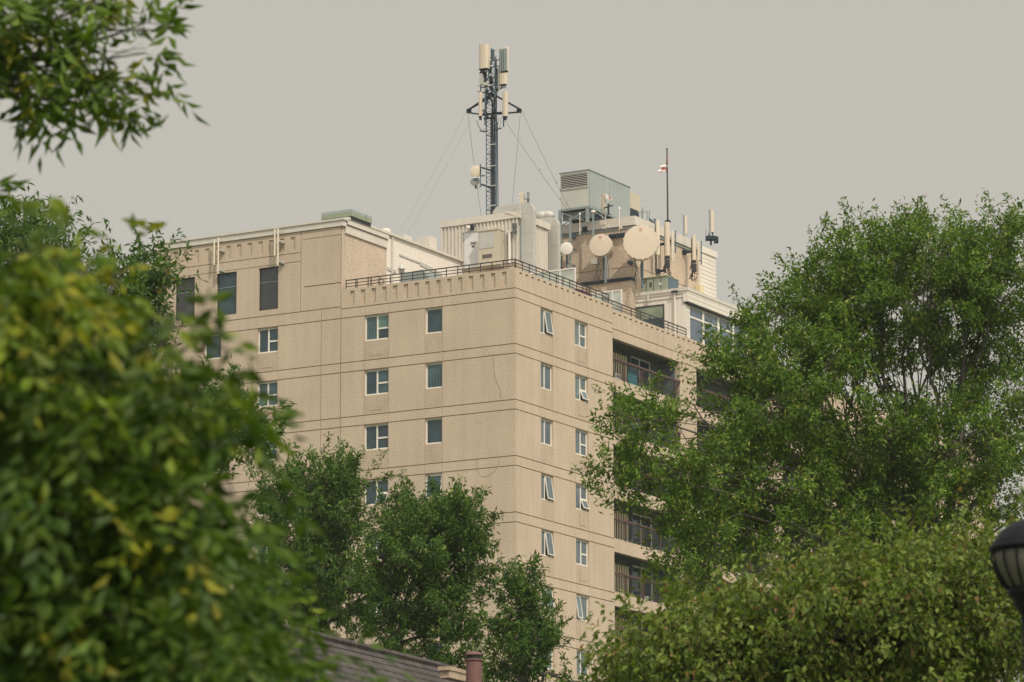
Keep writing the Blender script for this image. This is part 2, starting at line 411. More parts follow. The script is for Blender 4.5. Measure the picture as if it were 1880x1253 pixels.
for k in range(8):
    z1 = B(k)-.03; z0 = B(k)-1.32
    window(O0, X_, -Y_, -8.76, -7.33, z0, z1, 'quad', panes=LP[k % 4], openk=2 if k == 3 else None)
    window(O0, X_, -Y_, -5.19, -4.2, z0, z1, 'single', 'g_dark' if k != 1 else 'g_curt', openk=0 if k == 3 else None)
    window(O0, X_, -Y_, -15.2, -13.96, z0, z1, 'quad', 'g_dark' if k == 0 else 'g_curt')
    window(O0, X_, -Y_, -18.49, -17.44, z0, z1, 'single', 'g_dark')
    window(O0, Y_, X_, 2.55, 3.78, z0, z1, 'double', 'g_blue', openk=1 if k in (0, 3, 4, 5) else None)
    if k == 5: window(O0, Y_, X_, 6.1, 7.45, z0, z1, 'double', 'g_bluecurt', openk=0)
    elif k >= 6: window(O0, Y_, X_, 6.1, 7.45, z0, z1, 'double', 'g_blue')
    else: window(O0, Y_, X_, 6.1, 7.45, z0, z1, 'quad', 'g_blue' if k > 1 else 'g_bluecurt', openk=2 if k in (1, 3) else None)
    sleeve(O0, X_, -Y_, -8.45, B(k)-2.1); sleeve(O0, Y_, X_, 6.45, B(k)-2.1); sleeve(O0, X_, -Y_, -15.0, B(k)-2.1)
for i, (a, b) in enumerate(TOPW):
    window(O0, X_, -Y_, a, b, 43.43, 45.67, 'tall', pane=['g_brown', 'g_dark', 'g_brown'][i], frame='dark_frame', fw=.05)
# hairline cracks sealed on the corner bay
def crack(pts, r=.008):
    m = MB(); m.tube([Vector((x, -.002, z)) for x, z in pts], r, 4); m.build('sealed_crack', M['groove'] if r > .007 else M['concrete_dark'], bld)
def L2(l): return [(on(px, py, 'y', 0).x, on(px, py, 'y', 0).z) for px, py in l]
crack(L2([(905, 655), (907, 675), (908, 690), (913, 705), (918, 715), (920, 733)]), .014)
crack(L2([(887, 704), (888, 737)]), .006); crack(L2([(921, 634), (918, 651), (889, 650), (891, 634)]), .005)
crack(L2([(875, 844), (876, 861), (878, 867), (884, 875), (892, 876), (900, 872), (908, 865), (914, 857), (918, 842)]), .011)
crack(L2([(872, 771), (880, 777), (890, 777), (897, 766)]), .006); crack(L2([(896, 878), (901, 886)]), .006)
crack(L2([(626, 790), (631, 797), (640, 799)]), .006)

# ---------------------------------------------------------------- balconies: railings, doors, blinds
def balcony(a, b, k, full=True):
    z = A(k+1)+.2
    m = MB(); m.box(-.68, -.56, a+.01, b-.01, z+.98, z+1.08); 
    r = m.build('balcony_railing', M['rail_brown'], bld)
    m = MB()
    m.box(-.64, -.61, a+.01, b-.01, z+.90, z+.93); m.box(-.64, -.61, a+.01, b-.01, z+.1, z+.13)
    y = a+.12
    while y < b-.05: m.box(-.632, -.616, y-.008, y+.008, z+.13, z+.9); y += .125
    m.build('baluster_panel', M['rail'], r)
    n = 5
    for i in range(n):
        y = a+.5+(b-a-1)*i/(n-1); m = MB(); m.box(-.66, -.6, y-.035, y+.035, z-.05, z+.98); m.build('post', M['rail_brown'], r)
    if full:
        # sliding door on the back wall and blinds
        d0 = b-3.4; d1 = b-.95; x = -1.95
        m = MB(); m.box(x+.002, x+.06, d0, d0+.09, z, z+2.05); m.box(x+.002, x+.06, d1-.09, d1, z, z+2.05); m.box(x+.002, x+.06, d0+.09, d1-.09, z+1.97, z+2.05); m.box(x+.002, x+.06, (d0+d1)/2-.035, (d0+d1)/2+.035, z, z+1.97)
        dr = m.build('patio_door', M['plastic_white'] if k == 0 else M['white_frame'], bld)
        m = MB(); m.box(x+.004, x+.02, d0+.09, (d0+d1)/2-.035, z, z+1.97); m.box(x+.004, x+.02, (d0+d1)/2+.035, d1-.09, z, z+1.97); m.build('pane', M['g_dark'], dr)
        # vertical blinds hung beside the near edge
        m = MB(); y0 = a+3.3
        i = 0
        while y0+i*.27 < a+5.15:
            m.box(-1.9, -1.87, y0+i*.27, y0+i*.27+.15, z+.02, z+1.9); i += 1
        m.build('vertical_blind', M['blind'], bld)
        m = MB(); m.box(-1.948, -1.93, a+3.2, a+5.2, z, z+1.95); m.build('dark_window', M['g_dark'], bld)
        m = MB(); m.box(-1.95, -1.72, a+5.2, a+5.3, z, B(k)-.01); m.build('pilaster', M['balc_wall'], bld)
for k in range(8):
    balcony(10.14, 18.87, k); balcony(20.8, 29.5, k, False)
for k in range(3): balcony(31.4, 40.1, k, False); balcony(42.0, 50.7, k, False)

# ---------------------------------------------------------------- roof railings on the parapet
def railing(p0, p1, n, label):
    p0, p1 = Vector(p0), Vector(p1); t = thing('roof_railing', label, 'railing', p0, 'railings along the roof edge')
    m = MB()
    for h_ in (0, -.17, -.33): m.bar(p0+Z_*h_, p1+Z_*h_, .05 if h_ == 0 else .035)
    m.build('rail', M['rail'], t)
    for i in range(n+1):
        q = p0.lerp(p1, i/n); m = MB(); m.bar(q-Z_*.5, q-Z_*.02, .035); m.build('post', M['rail'], t)
railing((-9.9, .05, 44.46), (-.05, .05, 44.46), 15, 'dark railing above the left facade, from the raised block to the corner')
railing((-.05, .1, 44.46), (-.05, 9.85, 44.46), 14, 'dark railing above the sunlit right facade, from the corner to the step')
railing((-.65, 10.3, 44.48), (-.65, 19.75, 44.48), 9, 'dark railing above the balconies, ending at the white lounge')

# ---------------------------------------------------------------- raised left block: return wall, fascia, siding
m = MB()
m.add([(-10.15, 0, 43.4), (-10.15, 4.28, 43.4), (-10.15, 4.28, 47.3), (-10.15, 0, 47.3)], [(0, 1, 2, 3)])
m.build('return_wall', M['concrete'], bld)
m = MB()
m.box(-21.6, -10.02, -.08, .25, 47.32, 47.62); m.box(-21.7, -9.94, -.14, .3, 47.62, 47.72)
m.box(-10.4, -10.06, .25, 4.3, 47.0, 47.42); m.box(-10.45, -9.98, .3, 4.34, 47.46, 47.72); m.box(-10.45, -9.94, .3, 12.6, 47.72, 47.84)
m.build('roof_fascia', M['white_metal'], bld)
m = MB(); m.box(-10.3, -10.08, 4.3, 12.5, 43.4, 47.72)
for i in range(40): m.box(-10.08, -10.07, 4.35+i*.2, 4.37+i*.2, 43.4, 47.7)
m.build('siding_wall', M['siding'], bld)
m = MB(); m.box(-10.07, -9.98, 4.7, 4.78, 43.4, 47.7); 
m.build('corner_trim', M['white_metal'], bld)
m = MB()
a, b = on(733, 468, 'x', -10.06), on(770, 483, 'x', -10.06); m.bar(a, b, .05, .09)
a, b = on(711, 493, 'x', -10.06), on(727, 500, 'x', -10.06); m.bar(a, b, .05, .16)
a, b = on(771, 484, 'x', -10.06), on(812, 506, 'x', -10.06); m.bar(a, b, .05, .2)
m.build('flashing', M['galv'], bld)
# central core supporting the shed and penthouse
m = MB(); m.box(-21.2, -6.5, 12, 19.2, 43.4, 47.3); m.build('core_block', M['concrete'], bld)

# ---------------------------------------------------------------- rooftop shed
sh = thing('rooftop_shed', 'white ribbed metal shed with a steel door below the lattice mast', 'shed', (-9, 12, 47.3))
x0, x1, y0, y1, z0, z1 = -11.31, -6.67, 12., 15.3, 47.3, 49.75
m = MB(); m.box(x0, x1, y0, y1, z0, z1)
n = 21
for i in range(n+1):
    u = x0+(x1-x0)*i/n; m.box(u-.04, u+.04, y0-.075, y0, z0, z1)
for i in range(14):
    u = y0+.1+i*.235; m.box(x1, x1+.045, u-.035, u+.035, z0, z1)
m.build('wall', M['white_metal'], sh)
m = MB(); m.box(x0-.1, x1+.12, y0-.12, y0+.04, z1, z1+.36); m.box(x1-.04, x1+.12, y0+.04, y1+.1, z1, z1+.36); m.box(x0-.1, x1-.04, y0+.04, y1+.1, z1, z1+.28)
m.build('roof', M['white_metal'], sh)
m = MB(); m.box(-9.9, -8.75, y0-.09, y0-.076, 47.3, 49.3); m.build('door', M['plastic_white'], sh)
m = MB(); m.box(-10.0, -8.65, y0-.14, y0-.09, 49.3, 49.36); m.build('drip_cap', M['galv'], sh)
m = MB(); m.box(-9.5, -9.15, y0-.105, y0-.091, 48.62, 48.66)
for i in range(4): m.box(-9.5+i*.1, -9.44+i*.1, y0-.105, y0-.091, 48.69, 48.74)
m.box(-9.42, -9.22, y0-.105, y0-.091, 48.44, 48.58)
m.build('door_notice', M['ink'], sh)
# lamp over the door
lt = thing('wall_light', 'small round floodlight above the door of the white shed', 'light', (-9.35, 11.8, 49.5))
m = MB(); m.box(-9.42, -9.28, 11.7, 11.93, 49.4, 49.66); m.build('bracket', M['steel_dark'], lt)
m = MB(); m.lathe((-9.5, 11.7, 49.5), (-.4, -1, .1), [(0, .12), (.09, .1), (.11, 0), (.06, -.08), (0, -.1)], 14); m.build('lamp_head', M['whitepaint'], lt, True)
# equipment cabinet
cb = thing('equipment_cabinet', 'beige metal cabinet with louvre slots on the shed wall', 'cabinet', (-8, 11.7, 47.3))
c0, c1 = -8.95, -7.5
m = MB(); m.box(c0+.25, c1, 11.35, 11.94, 47.2, 49.1); m.box(c0+.22, c1+.03, 11.3, 11.945, 49.1, 49.16); m.build('body', M['cabinet'], cb)
m = MB(); m.box(c0+.3, c1-.25, 11.33, 11.349, 48.15, 49.02); m.build('door', M['galv'], cb)
m = MB()
for i in range(6): m.box(c0+.52+i*.1, c0+.58+i*.1, 11.325, 11.349, 47.62, 47.82)
m.build('louvre', M['ink'], cb)
# shed corner cctv / antenna arms
m = MB(); m.bar((-7.3, 11.9, 50.15), (-6.35, 11.95, 49.75), .12); m.tube([(-6.45, 11.9, 49.9), (-6.45, 11.85, 50.9)], .02, 6); m.lathe((-6.45, 11.85, 50.95), (0, 0, 1), [(0, -.06), (.05, 0), (0, .12)], 8)
tag(m.build('whip_antenna', M['white_metal']), 'white arm with a whip tip on the front corner of the shed', 'antenna arm')
m = MB()
for i in range(6):
    a_ = random.random()*6; m.tube([(-6.75, 11.8, 49.4), (-6.7+.16*math.cos(a_), 11.75, 49.2-.1*i), (-6.65, 11.85, 48.8+.05*i)], .014, 5)
m.box(-6.85, -6.62, 11.7, 11.86, 49.2, 49.42)
tag(m.build('cable_bundle', M['cable']), 'looped cables and clamp at the corner of the white shed', 'cables')
m = MB(); m.tube([(-7.05, 11.8, 47.3), (-7.05, 11.8, 49.0)], .07, 10); m.box(-7.2, -6.9, 11.74, 11.95, 49.0, 49.06)
tag(m.build('downpipe', M['whitepaint']), 'white downpipe on the shed beside the galvanised duct', 'pipe')

# ---------------------------------------------------------------- ducts
def duct(xv0, xv1, xl, y0, y1, zb, zt, r, label):
    t = thing('air_duct', label, 'air duct', (xv0, y0, zb), 'galvanised ducts coming over the shed')
    out_ = [(xv1, zb)]; n = 8
    for i in range(n+1):
        a_ = PI/2*i/n; out_.append((xv1-r+r*math.cos(a_), zt-r+r*math.sin(a_)))
    out_ += [(xl+.25, zt-.03), (xl, zt-.25), (xl, zt-.8), (xv0, zt-.8), (xv0, zb)]
    m = MB(); m.prism([Vector((x, y0, z)) for x, z in out_], (0, y1-y0, 0)); o = m.build('casing', M['galv'], t)
    m = MB()
    zz = zb+.5
    while zz < zt-r: m.box(xv0-.008, xv1+.008, y0-.008, y1+.008, zz-.01, zz+.01); zz += 1.1
    m.build('seam', M['galv'], t)
    m = MB(); m.box(xv0-.17, xv0-.005, y0-.03, y0+.16, zb, zt-.82); m.build('strut', M['steel_paint'], t)
DA, DB = on(957, 430, 'y', 12.2), on(979, 430, 'y', 12.2)
duct(DA.x, DB.x, -8.3, 12.2, 12.5, 44, 50.6, .5, 'nearest tall galvanised duct curving over the shed roof')
DA, DB = on(1004, 430, 'y', 15.6), on(1024, 430, 'y', 15.6)
duct(DA.x, DB.x, -8.6, 15.6, 15.9, 44, 50.55, .5, 'second galvanised duct standing behind the nearest one')
m = MB(); vp = on(1004, 397, 'y', 18.4); m.tube([(vp.x-.8, 18.4, vp.z), vp], .3, 16); m.lathe(vp, (1, 0, 0), [(.3, 0), (.27, .25), (.12, .42), (0, .46)], 16)
tag(m.build('vent_drum', M['galv'], smooth=True), 'round grey vent drum behind the two ducts', 'vent')
# posts seen above the ducts
for px, py0, py1, yy, w_, mt, lab in ((956.5, 353, 395, 20, .19, 'cream2', 'cream panel antenna rising behind the nearest duct'), (961.5, 367, 395, 20.3, .1, 'cream', 'thin pale antenna beside the cream one behind the duct'), (969, 353, 395, 20.6, .11, 'steel_paint', 'grey mounting post with clamp behind the duct')):
    a, b = on(px, py1, 'y', yy), on(px, py0, 'y', yy); m = MB(); m.box(a.x-w_/2, a.x+w_/2, yy, yy+.12, 47.3, b.z)
    if mt == 'steel_paint': m.box(a.x-.28, a.x+.12, yy-.06, yy+.02, b.z-.42, b.z-.36); m.box(a.x-.3, a.x-.2, yy-.1, yy, b.z-.5, b.z-.1)
    tag(m.build('panel_antenna' if 'ant' in lab else 'mounting_post', M[mt]), lab, 'antenna' if 'ant' in lab else 'post')

# ---------------------------------------------------------------- lattice mast
MX0, MY0 = -9.6, 14.5
mast = thing('lattice_mast', 'tall guyed steel lattice mast carrying antennas above the white shed', 'mast', (MX0, MY0, 47.3))
ztop = 59.6; hw = .30
cor = [Vector((MX0-hw, MY0-.2, 0)), Vector((MX0+hw, MY0-.2, 0)), Vector((MX0, MY0+.4, 0))]
m = MB()
for c_ in cor: m.tube([c_+Z_*47.3, c_+Z_*ztop], .028, 6)
m.build('leg', M['steel_mid'], mast)
m = MB(); z = 50.0; i = 0
while z < ztop-.3:
    for a in range(3):
        p, q = cor[a], cor[(a+1) % 3]
        if i % 2: p, q = q, p
        m.tube([p+Z_*z, q+Z_*(z+.26)], .014, 4, cap=False)
        if i % 4 == 0: m.tube([p+Z_*z, q+Z_*z], .012, 4, cap=False)
    z += .26; i += 1
m.build('lattice_brace', M['steel_mid'], mast)
m = MB()
for j in range(9):
    x = MX0+.02+j*.032+random.uniform(-.01, .01); y = MY0-.27+.04*(j % 3); m.tube([(x, y, 47.3), (x, y, 54.5), (x+random.uniform(-.04, .04), y, 56.2+j*.22)], .021, 5)
m.tube([(MX0+.36, MY0-.1, 47.4), (MX0+.37, MY0-.1, 51.6), (MX0+.33, MY0-.1, 55.9)], .022, 5)
m.build('feeder_cable', M['steel_dark'], mast)
m = MB()
for z in (51.2, 52.3, 53.4, 54.6): m.box(MX0-.02, MX0+.33, MY0-.32, MY0-.3, z, z+.05)
m.build('cable_clamp', M['galv'], mast)
# star mount arms: left, right, front
SP = {'left': on(857, 203, 'y', MY0), 'right': on(957, 202, 'y', MY0)}
zc = on(905, 176, 'y', MY0).z; zl = on(905, 211, 'y', MY0).z
def arm(tip, name='guy_arm'):
    m = MB(); t_ = Vector(tip); c1 = Vector((MX0, MY0, zc)); d_ = (t_-c1); d_.z = 0; d_.normalize(); s_ = d_.cross(Z_)
    hub = c1 + d_*.15
    m.bar(hub+s_*.12, t_+s_*.02, .085); m.bar(hub-s_*.25-Z_*.05, t_-s_*.02-Z_*.04, .05)
    m.bar(Vector((MX0, MY0, zl))+d_*.3, t_-Z_*.12, .075)
    m.ob(t_-d_*.14-Z_*.04, d_*.14, s_*.03, Z_*.11)
    m.build(name, M['steel_dark'], mast)
arm(SP['left']); arm(SP['right']); arm((MX0+.75, MY0-1.4, SP['left'].z-.1))
m = MB(); m.bar((MX0, MY0-.45, zc+.02), (MX0-.32, MY0-.42, zl), .07); m.bar((MX0, MY0-.45, zc+.02), (MX0+.42, MY0-.42, zl), .07)
m.bar((MX0-.75, MY0-.3, zc+.25), (MX0, MY0-.45, zc+.02), .06); m.bar((MX0+.75, MY0-.3, zc+.27), (MX0, MY0-.45, zc+.02), .06)
m.bar((MX0-.7, MY0-.3, zl), (MX0+.7, MY0-.3, zl-.05), .1); m.bar((MX0-.45, MY0-.2, zl-.22), (MX0+.3, MY0-.2, zl-.26), .08)
for q in (-.7, .75): m.bar((MX0+q*.4, MY0-.2, zl-.95), (MX0+q*.95, MY0-.3, zl-.9), .05)
m.build('mounting_frame', M['steel_dark'], mast)
# upper frame and clutter of brackets
m = MB()
for z in (57.9, 58.35, 58.95, 59.3):
    m.bar((MX0-.62, MY0-.3, z), (MX0+.68, MY0-.3, z+.02), .045); m.bar((MX0-.2, MY0-.1, z-.2), (MX0+.5, MY0-.5, z+.15), .03)
m.bar((MX0+.42, MY0-.5, 57.2), (MX0+.42, MY0-.5, 59.3), .06); m.bar((MX0-.5, MY0-.45, 57.1), (MX0-.5, MY0-.45, 59.0), .05)
for i in range(16):
    a = Vector((MX0+random.uniform(-.6, .5), MY0+random.uniform(-.5, .2), random.uniform(57.6, 59.4)))
    m.bar(a, a+Vector((random.uniform(-.3, .3), random.uniform(-.1, .1), random.uniform(-.35, .35))), .03)
m.build('bracket', M['steel_mid'], mast)
m = MB()
for i in range(15):
    x = MX0+random.uniform(-.22, .3); y = MY0+random.uniform(-.35, .2); z = random.uniform(57.2, 59.0)
    m.box(x-.07, x+.07, y-.05, y+.05, z, z+random.uniform(.12, .3))
m.box(MX0-.58, MX0-.28, MY0-.45, MY0-.2, 58.15, 58.75)
m.build('junction_box', M['steel_dark'], mast)
m = MB(); m.box(MX0-.08, MX0+.08, MY0-.05, MY0+.05, 59.5, 60.05); m.tube([(MX0-.1, MY0, 59.2), (MX0-.1, MY0, 60.15)], .03, 6); m.tube([(MX0+.08, MY0-.1, 59.9), (MX0+.3, MY0-.1, 59.95)], .01, 4); m.build('top_bracket', M['steel_mid'], mast)
# hanging jumper cables
m = MB()
def loop(a, b, sag, r=.012, n=8):
    a, b = Vector(a), Vector(b)
    m.tube([a.lerp(b, i/n) - Z_*sag*.75*4*(i/n)*(1-i/n) for i in range(n+1)], r*.8, 4)
def jumper(*a):
    global m
    m = MB(); loop(*a); m.build('jumper_cable', M['steel_dark'], mast)
jumper((MX0-.75, MY0-.45, 56.05), (MX0-.15, MY0-.35, 55.75), .55); jumper((MX0-.8, MY0-.45, 56.05), (MX0-.1, MY0-.35, 55.5), .5)
jumper((MX0+.62, MY0-.45, 56.0), (MX0+.3, MY0-.3, 55.7), .45); jumper((MX0+.76, MY0-.45, 56.0), (MX0+.4, MY0-.3, 55.9), .65)
for i in range(6): jumper((MX0-.55+.04*i, MY0-.4, 59.0), (MX0-.35+.03*i, MY0-.35, 58.5), .05, .016); jumper((MX0+.5+.03*i, MY0-.5, 58.75), (MX0+.55, MY0-.4, 57.3), -.03, .013)
for i in range(5): jumper((MX0-.4+.06*i, MY0-.4, 58.1), (MX0-.2+.05*i, MY0-.35, 56.9), -.05, .013)
def panel_ant(px0, px1, py0, py1, yy, label, back=False, conn=True, mt='cream', dep=.2, group='panel antennas on the mast', name='panel_antenna', post=None):
    a, b = on(px0, py0, 'y', yy), on(px1, py1, 'y', yy); w_ = b.x-a.x; xc = (a.x+b.x)/2
    t = thing(name, label, 'antenna', (xc, yy, b.z), group)
    m = MB(); n = 8; pr_ = []
    for i in range(n+1):
        u = -1+2*i/n; pr_.append(Vector((xc+u*w_/2, yy-dep*.5*(1-u*u)**.5*.6-.03, b.z)))
    pr_ += [Vector((b.x, yy+dep*.5, b.z)), Vector((a.x, yy+dep*.5, b.z))]
    m.prism(pr_, (0, 0, a.z-b.z)); m.build('radome', M[mt], t)
    if back:
        m = MB(); m.box(a.x+.02, b.x-.06, yy-dep*.5-.16, yy-dep*.5-.06, b.z+.1, a.z-.05); m.build('back_plate', M['steel_paint'], t)
    if conn:
        m = MB(); m.box(a.x+w_*.08, b.x-w_*.08, yy-dep*.4, yy+dep*.4, b.z-.06, b.z)
        for i in range(4):
            x = a.x+w_*(.2+.2*i); m.tube([(x, yy, b.z-.03), (x+.02, yy, b.z-.22)], .025, 5)
        m.build('connector', M['black'], t)
    if post:
        m = MB(); m.tube([(xc+post, yy+dep*.5+.09, b.z-.5), (xc+post, yy+dep*.5+.09, a.z-.1)], .04, 8); m.box(xc+min(post, 0)-.04, xc+max(post, 0)+.04, yy+dep*.5, yy+dep*.5+.1, a.z-.4, a.z-.32); m.box(xc+min(post, 0)-.04, xc+max(post, 0)+.04, yy+dep*.5, yy+dep*.5+.1, b.z+.3, b.z+.38); m.build('pipe_mount', M['steel_mid'], t)
    return t
panel_ant(880.2, 896.3, 84, 125.5, MY0-.6, 'wide cream panel antenna at the top left of the mast', dep=.35, post=.15)
panel_ant(918, 933, 88.5, 130, MY0-.5, 'panel antenna at the top right of the mast seen from its grey back', dep=.16, mt='cream2', back=False, post=None)
t = panel_ant(879.2, 884.3, 170, 213.5, MY0-.7, 'slim cream panel antenna left of the mast under the top pair', dep=.16, post=.2)
panel_ant(923, 931.3, 170, 213.5, MY0-.7, 'slim cream panel antenna right of the mast under the top pair', dep=.2, post=-.2)
panel_ant(917.5, 929.8, 136, 154.5, MY0-.7, 'short cream radio unit below the top right antenna', dep=.25, group=None, name='radio_unit')
m = MB(); a, b = on(917.3, 92, 'y', MY0-.75), on(930.5, 131, 'y', MY0-.75); m.box(a.x, b.x, MY0-.8, MY0-.72, b.z+.05, a.z+.02); 
for f_ in (.2, .5, .75): m.box(a.x+(b.x-a.x)*f_-.02, a.x+(b.x-a.x)*f_+.02, MY0-.86, MY0-.8, b.z, a.z)
tag(m.build('antenna_back_plate', M['steel_paint']), 'grey ribbed back plate of the top right mast antenna', 'back plate')
m = MB(); a, b = on(881.5, 136, 'y', MY0-.6), on(886, 155, 'y', MY0-.6); m.box(a.x, b.x, MY0-.65, MY0-.35, b.z, a.z); m.box(b.x, b.x+.25, MY0-.6, MY0-.4, b.z-.08, b.z+.1)
tag(m.build('radio_unit', M['galv']), 'narrow grey radio unit below the top left antenna', 'radio unit')
m = MB(); a = on(916, 122, 'y', MY0-.5); b = on(916, 165, 'y', MY0-.5); m.box(a.x-.05, a.x+.05, MY0-.55, MY0-.45, b.z, a.z)
tag(m.build('white_post', M['galv']), 'pale vertical post between mast and right antenna', 'post')

# dishes: nrm = facing direction
def dish(c_, r, nrm, label, depth, group, mt='cream', logo=None, scallop=False, mount=True, wall_y=None, n=64):
    c_ = Vector(c_); nrm = Vector(nrm).normalized(); t = thing('dish_antenna', label, 'dish antenna', c_, group)
    m = MB(); m.lathe(c_, nrm, [(0, .03), (r*.5, .025), (r*.985, .0), (r, -.03), (r*1.0, -.05)], n); o = m.build('radome', M[mt], t, False)
    m = MB(); m.lathe(c_, nrm, [(r*1.0, -.05), (r*1.015, -.06), (r*1.015, -depth), (r*.85, -depth-.1*r), (r*.4, -depth-.3*r), (0, -depth-.34*r)], n)
    m.build('shroud', M['cream2' if mt != 'whitepaint' else mt], t)
    if scallop:
        m = MB(); a = nrm.orthogonal().normalized(); b = nrm.cross(a)
        for i in range(20):
            an = 2*PI*i/20; p = c_+(a*math.cos(an)+b*math.sin(an))*r*1.01; m.ob(p-nrm*.04, (a*math.cos(an)+b*math.sin(an))*.016, (-a*math.sin(an)+b*math.cos(an))*.05, nrm*.05)
        m.build('clamp', M['cream2'], t)
    if logo:
        rt = Z_.cross(nrm).normalized(); up_ = nrm.cross(rt)
        m = MB(); lc = c_+up_*r*logo[0]+nrm*.032; s_ = r*logo[1]
        for i in range(4): m.ob(lc+up_*(s_*(.75-.5*i)), rt*s_*(.95 if i % 2 == 0 else .8), up_*s_*.15, nrm*.002)
        for i in (-1, 0, 1): m.ob(lc+rt*s_*.62*i, rt*s_*.14, up_*s_*.9, nrm*.0015)
        m.build('printed_mark', M['faded_red'], t)
    if mount:
        m = MB(); bc = c_-nrm*(depth+.34*r); m.bar(bc, bc-nrm*.25, .14)
        px_ = bc-nrm*.25; m.tube([px_+Z_*.3, px_-Z_*mount], .055, 10)
        if wall_y is not None:
            for dz in (.2, -mount+.25): m.bar(px_+Z_*dz, Vector((px_.x, wall_y, px_.z+dz)), .06)
        m.bar(c_-nrm*depth-Z_*r*.7, px_-Z_*(r*.9), .04)
        m.build('mount', M['steel_mid'], t)
    return t
WY = 19.85
NRM = (.36, -.93, .0)
def dc(px, py, yy): return on(px, py, 'y', yy)
dish(dc(1040, 456, 18.5), .345, (.45, -.89, -.05), 'small round white dish near the duct, leftmost on the penthouse wall', .1, 'dishes on the penthouse wall', 'whitepaint', mount=1.0, wall_y=WY)
dish(dc(1102, 450, 18.85), .62, (.27, -.96, .02), 'medium cream drum dish with a faded red mark, second on the wall', .42, 'dishes on the penthouse wall', 'cream', (.68, .15), mount=1.9, wall_y=WY)
dish(dc(1176.5, 445, 18.75), .95, (.42, -.905, .03), 'largest cream dish with a clamped rim at the penthouse corner', .36, 'dishes on the penthouse wall', 'cream', (.74, .10), True, mount=2.3, wall_y=WY)
dish(dc(873.5, 314, 14.2), .31, (.5, -.86, -.05), 'small cream dish on an arm left of the lattice mast', .12, None, 'cream', mount=.9)
md = on(873.5, 314, 'y', 14.2)
t = thing('dish_mount', 'pair of dark arms holding the small dish to the mast', 'bracket', (MX0, MY0, md.z))
m = MB()
a1, b1 = on(884, 308, 'y', 14.3), on(907, 315, 'y', 14.4); m.bar(a1, b1, .08); a2, b2 = on(884, 339, 'y', 14.3), on(907, 347, 'y', 14.4); m.bar(a2, b2, .09)
m.tube([on(882, 302, 'y', 14.3), on(882, 344, 'y', 14.3)], .03, 8); m.build('arm', M['steel_dark'], t)
t = thing('dish_antenna', 'grey back of a small drum dish under the cream one beside the mast', 'dish antenna', on(873, 333, 'y', 14.2))
m = MB(); c_ = on(872, 333, 'y', 14.2); m.lathe(c_, (-.7, .5, .1), [(.24, .1), (.25, 0), (.24, -.1), (.16, -.2), (0, -.24)], 24); m.build('shroud', M['galv'], t)
m = MB(); m.box(c_.x+.02, c_.x+.3, c_.y-.3, c_.y-.1, c_.z-.02, c_.z+.1); m.tube([c_+Vector((.4, -.1, .25)), c_+Vector((.4, -.1, -.35))], .03); loop(c_+Vector((-.1, -.1, -.15)), c_+Vector((.5, 0, -.2)), .35, .01); loop(c_+Vector((0, -.1, -.15)), c_+Vector((.4, 0, -.2)), .25, .01); m.box(c_.x+.42, c_.x+.62, c_.y-.1, c_.y, c_.z+.2, c_.z+.26)
m.build('feed_bracket', M['steel_mid'], t)

# ---------------------------------------------------------------- guy wires
def guy(a, b, label, r=.012, beads=()):
    a, b = Vector(a), Vector(b); m = MB(); n = 6
    m.tube([a.lerp(b, i/n)-Z_*(.12*4*(i/n)*(1-i/n)) for i in range(n+1)], r, 4)
    for f_ in beads: m.lathe(a.lerp(b, f_), (b-a), [(0, -.06), (.035, 0), (0, .06)], 6)
    tag(m.build('guy_wire', M['cable']), label, 'guy wire', 'guy wires of the mast')
sl, sr = SP['left'], SP['right']
hz = Vector((-7.3, 19.2, 51.75))
guy(sl, on(735, 423, 'x', -10.7), 'outer left guy wire running down to the raised block', .007)
guy((MX0-1.0, MY0-.3, sl.z-.3), on(749, 428, 'x', -10.7), 'inner left guy wire running down to the raised block', .007)
guy(sl+Vector((.05, 0, -.1)), on(884, 400, 'y', 14.5), 'short guy wire dropping left of the mast past the small dish', .012)
guy(sr+Vector((-.05, 0, -.1)), on(939, 386, 'y', 14.5), 'short guy wire dropping right of the mast to the duct', .012)
guy(sr, on(1050, 392, 'y', 19.0), 'outer right guy wire running down to the air handler frame', .010, (.7, .77, .9))
guy((MX0+.8, MY0-.4, sr.z-.3), on(1047, 392, 'y', 19.0), 'inner right guy wire running down to the air handler frame', .011, (.55, .85))

# ---------------------------------------------------------------- penthouse
PX0, PX1, PY0, PY1, PZ = -14, -3.8, 19.85, 29.7, 50.75
m = MB()
m.box(PX0, PX1, PY0, 27.6, 43.5, PZ)
m.box(PX0, PX1-.001, 19.4, PY0, 43.5, 47.45)
ph = m.build('penthouse', M['concrete'], bld, label='beige penthouse box carrying the dishes and antennas')
m = MB(); m.box(PX0, PX1+.02, 19.3, PY0-.001, 47.45, 47.62); m.build('ledge_flashing', M['steel_dark'], ph)
m = MB(); m.box(PX0, PX1+.06, PY0-.06, PY0-.002, 50.45, 50.55); m.box(PX1+.002, PX1+.06, PY0-.002, 27.6, 50.45, 50.55); m.build('gutter', M['steel_paint'], ph)
m = MB(); m.box(PX0, PX1+.12, PY0-.12, PY0-.003, 50.6, 51.1); m.box(PX1+.003, PX1+.12, PY0-.003, 27.7, 50.6, 51.1); m.box(PX0, PX1+.003, PY0-.003, 27.7, PZ, 51.0); m.build('roof_fascia', M['white_metal'], ph)
m = MB(); m.box(PX0, PX1, PY0-.012, PY0, 48.3, 48.34); m.box(PX1, PX1+.012, PY0, 27.6, 48.3, 48.34); m.build('joint', M['groove'], ph)
m = MB(); m.box(PX0, PX1+.02, 27.6, PY1, 43.5, PZ-.1); m.box(PX0, PX1+.1, 27.62, PY1+.05, PZ-.1, 51.0)
zz = 46.9
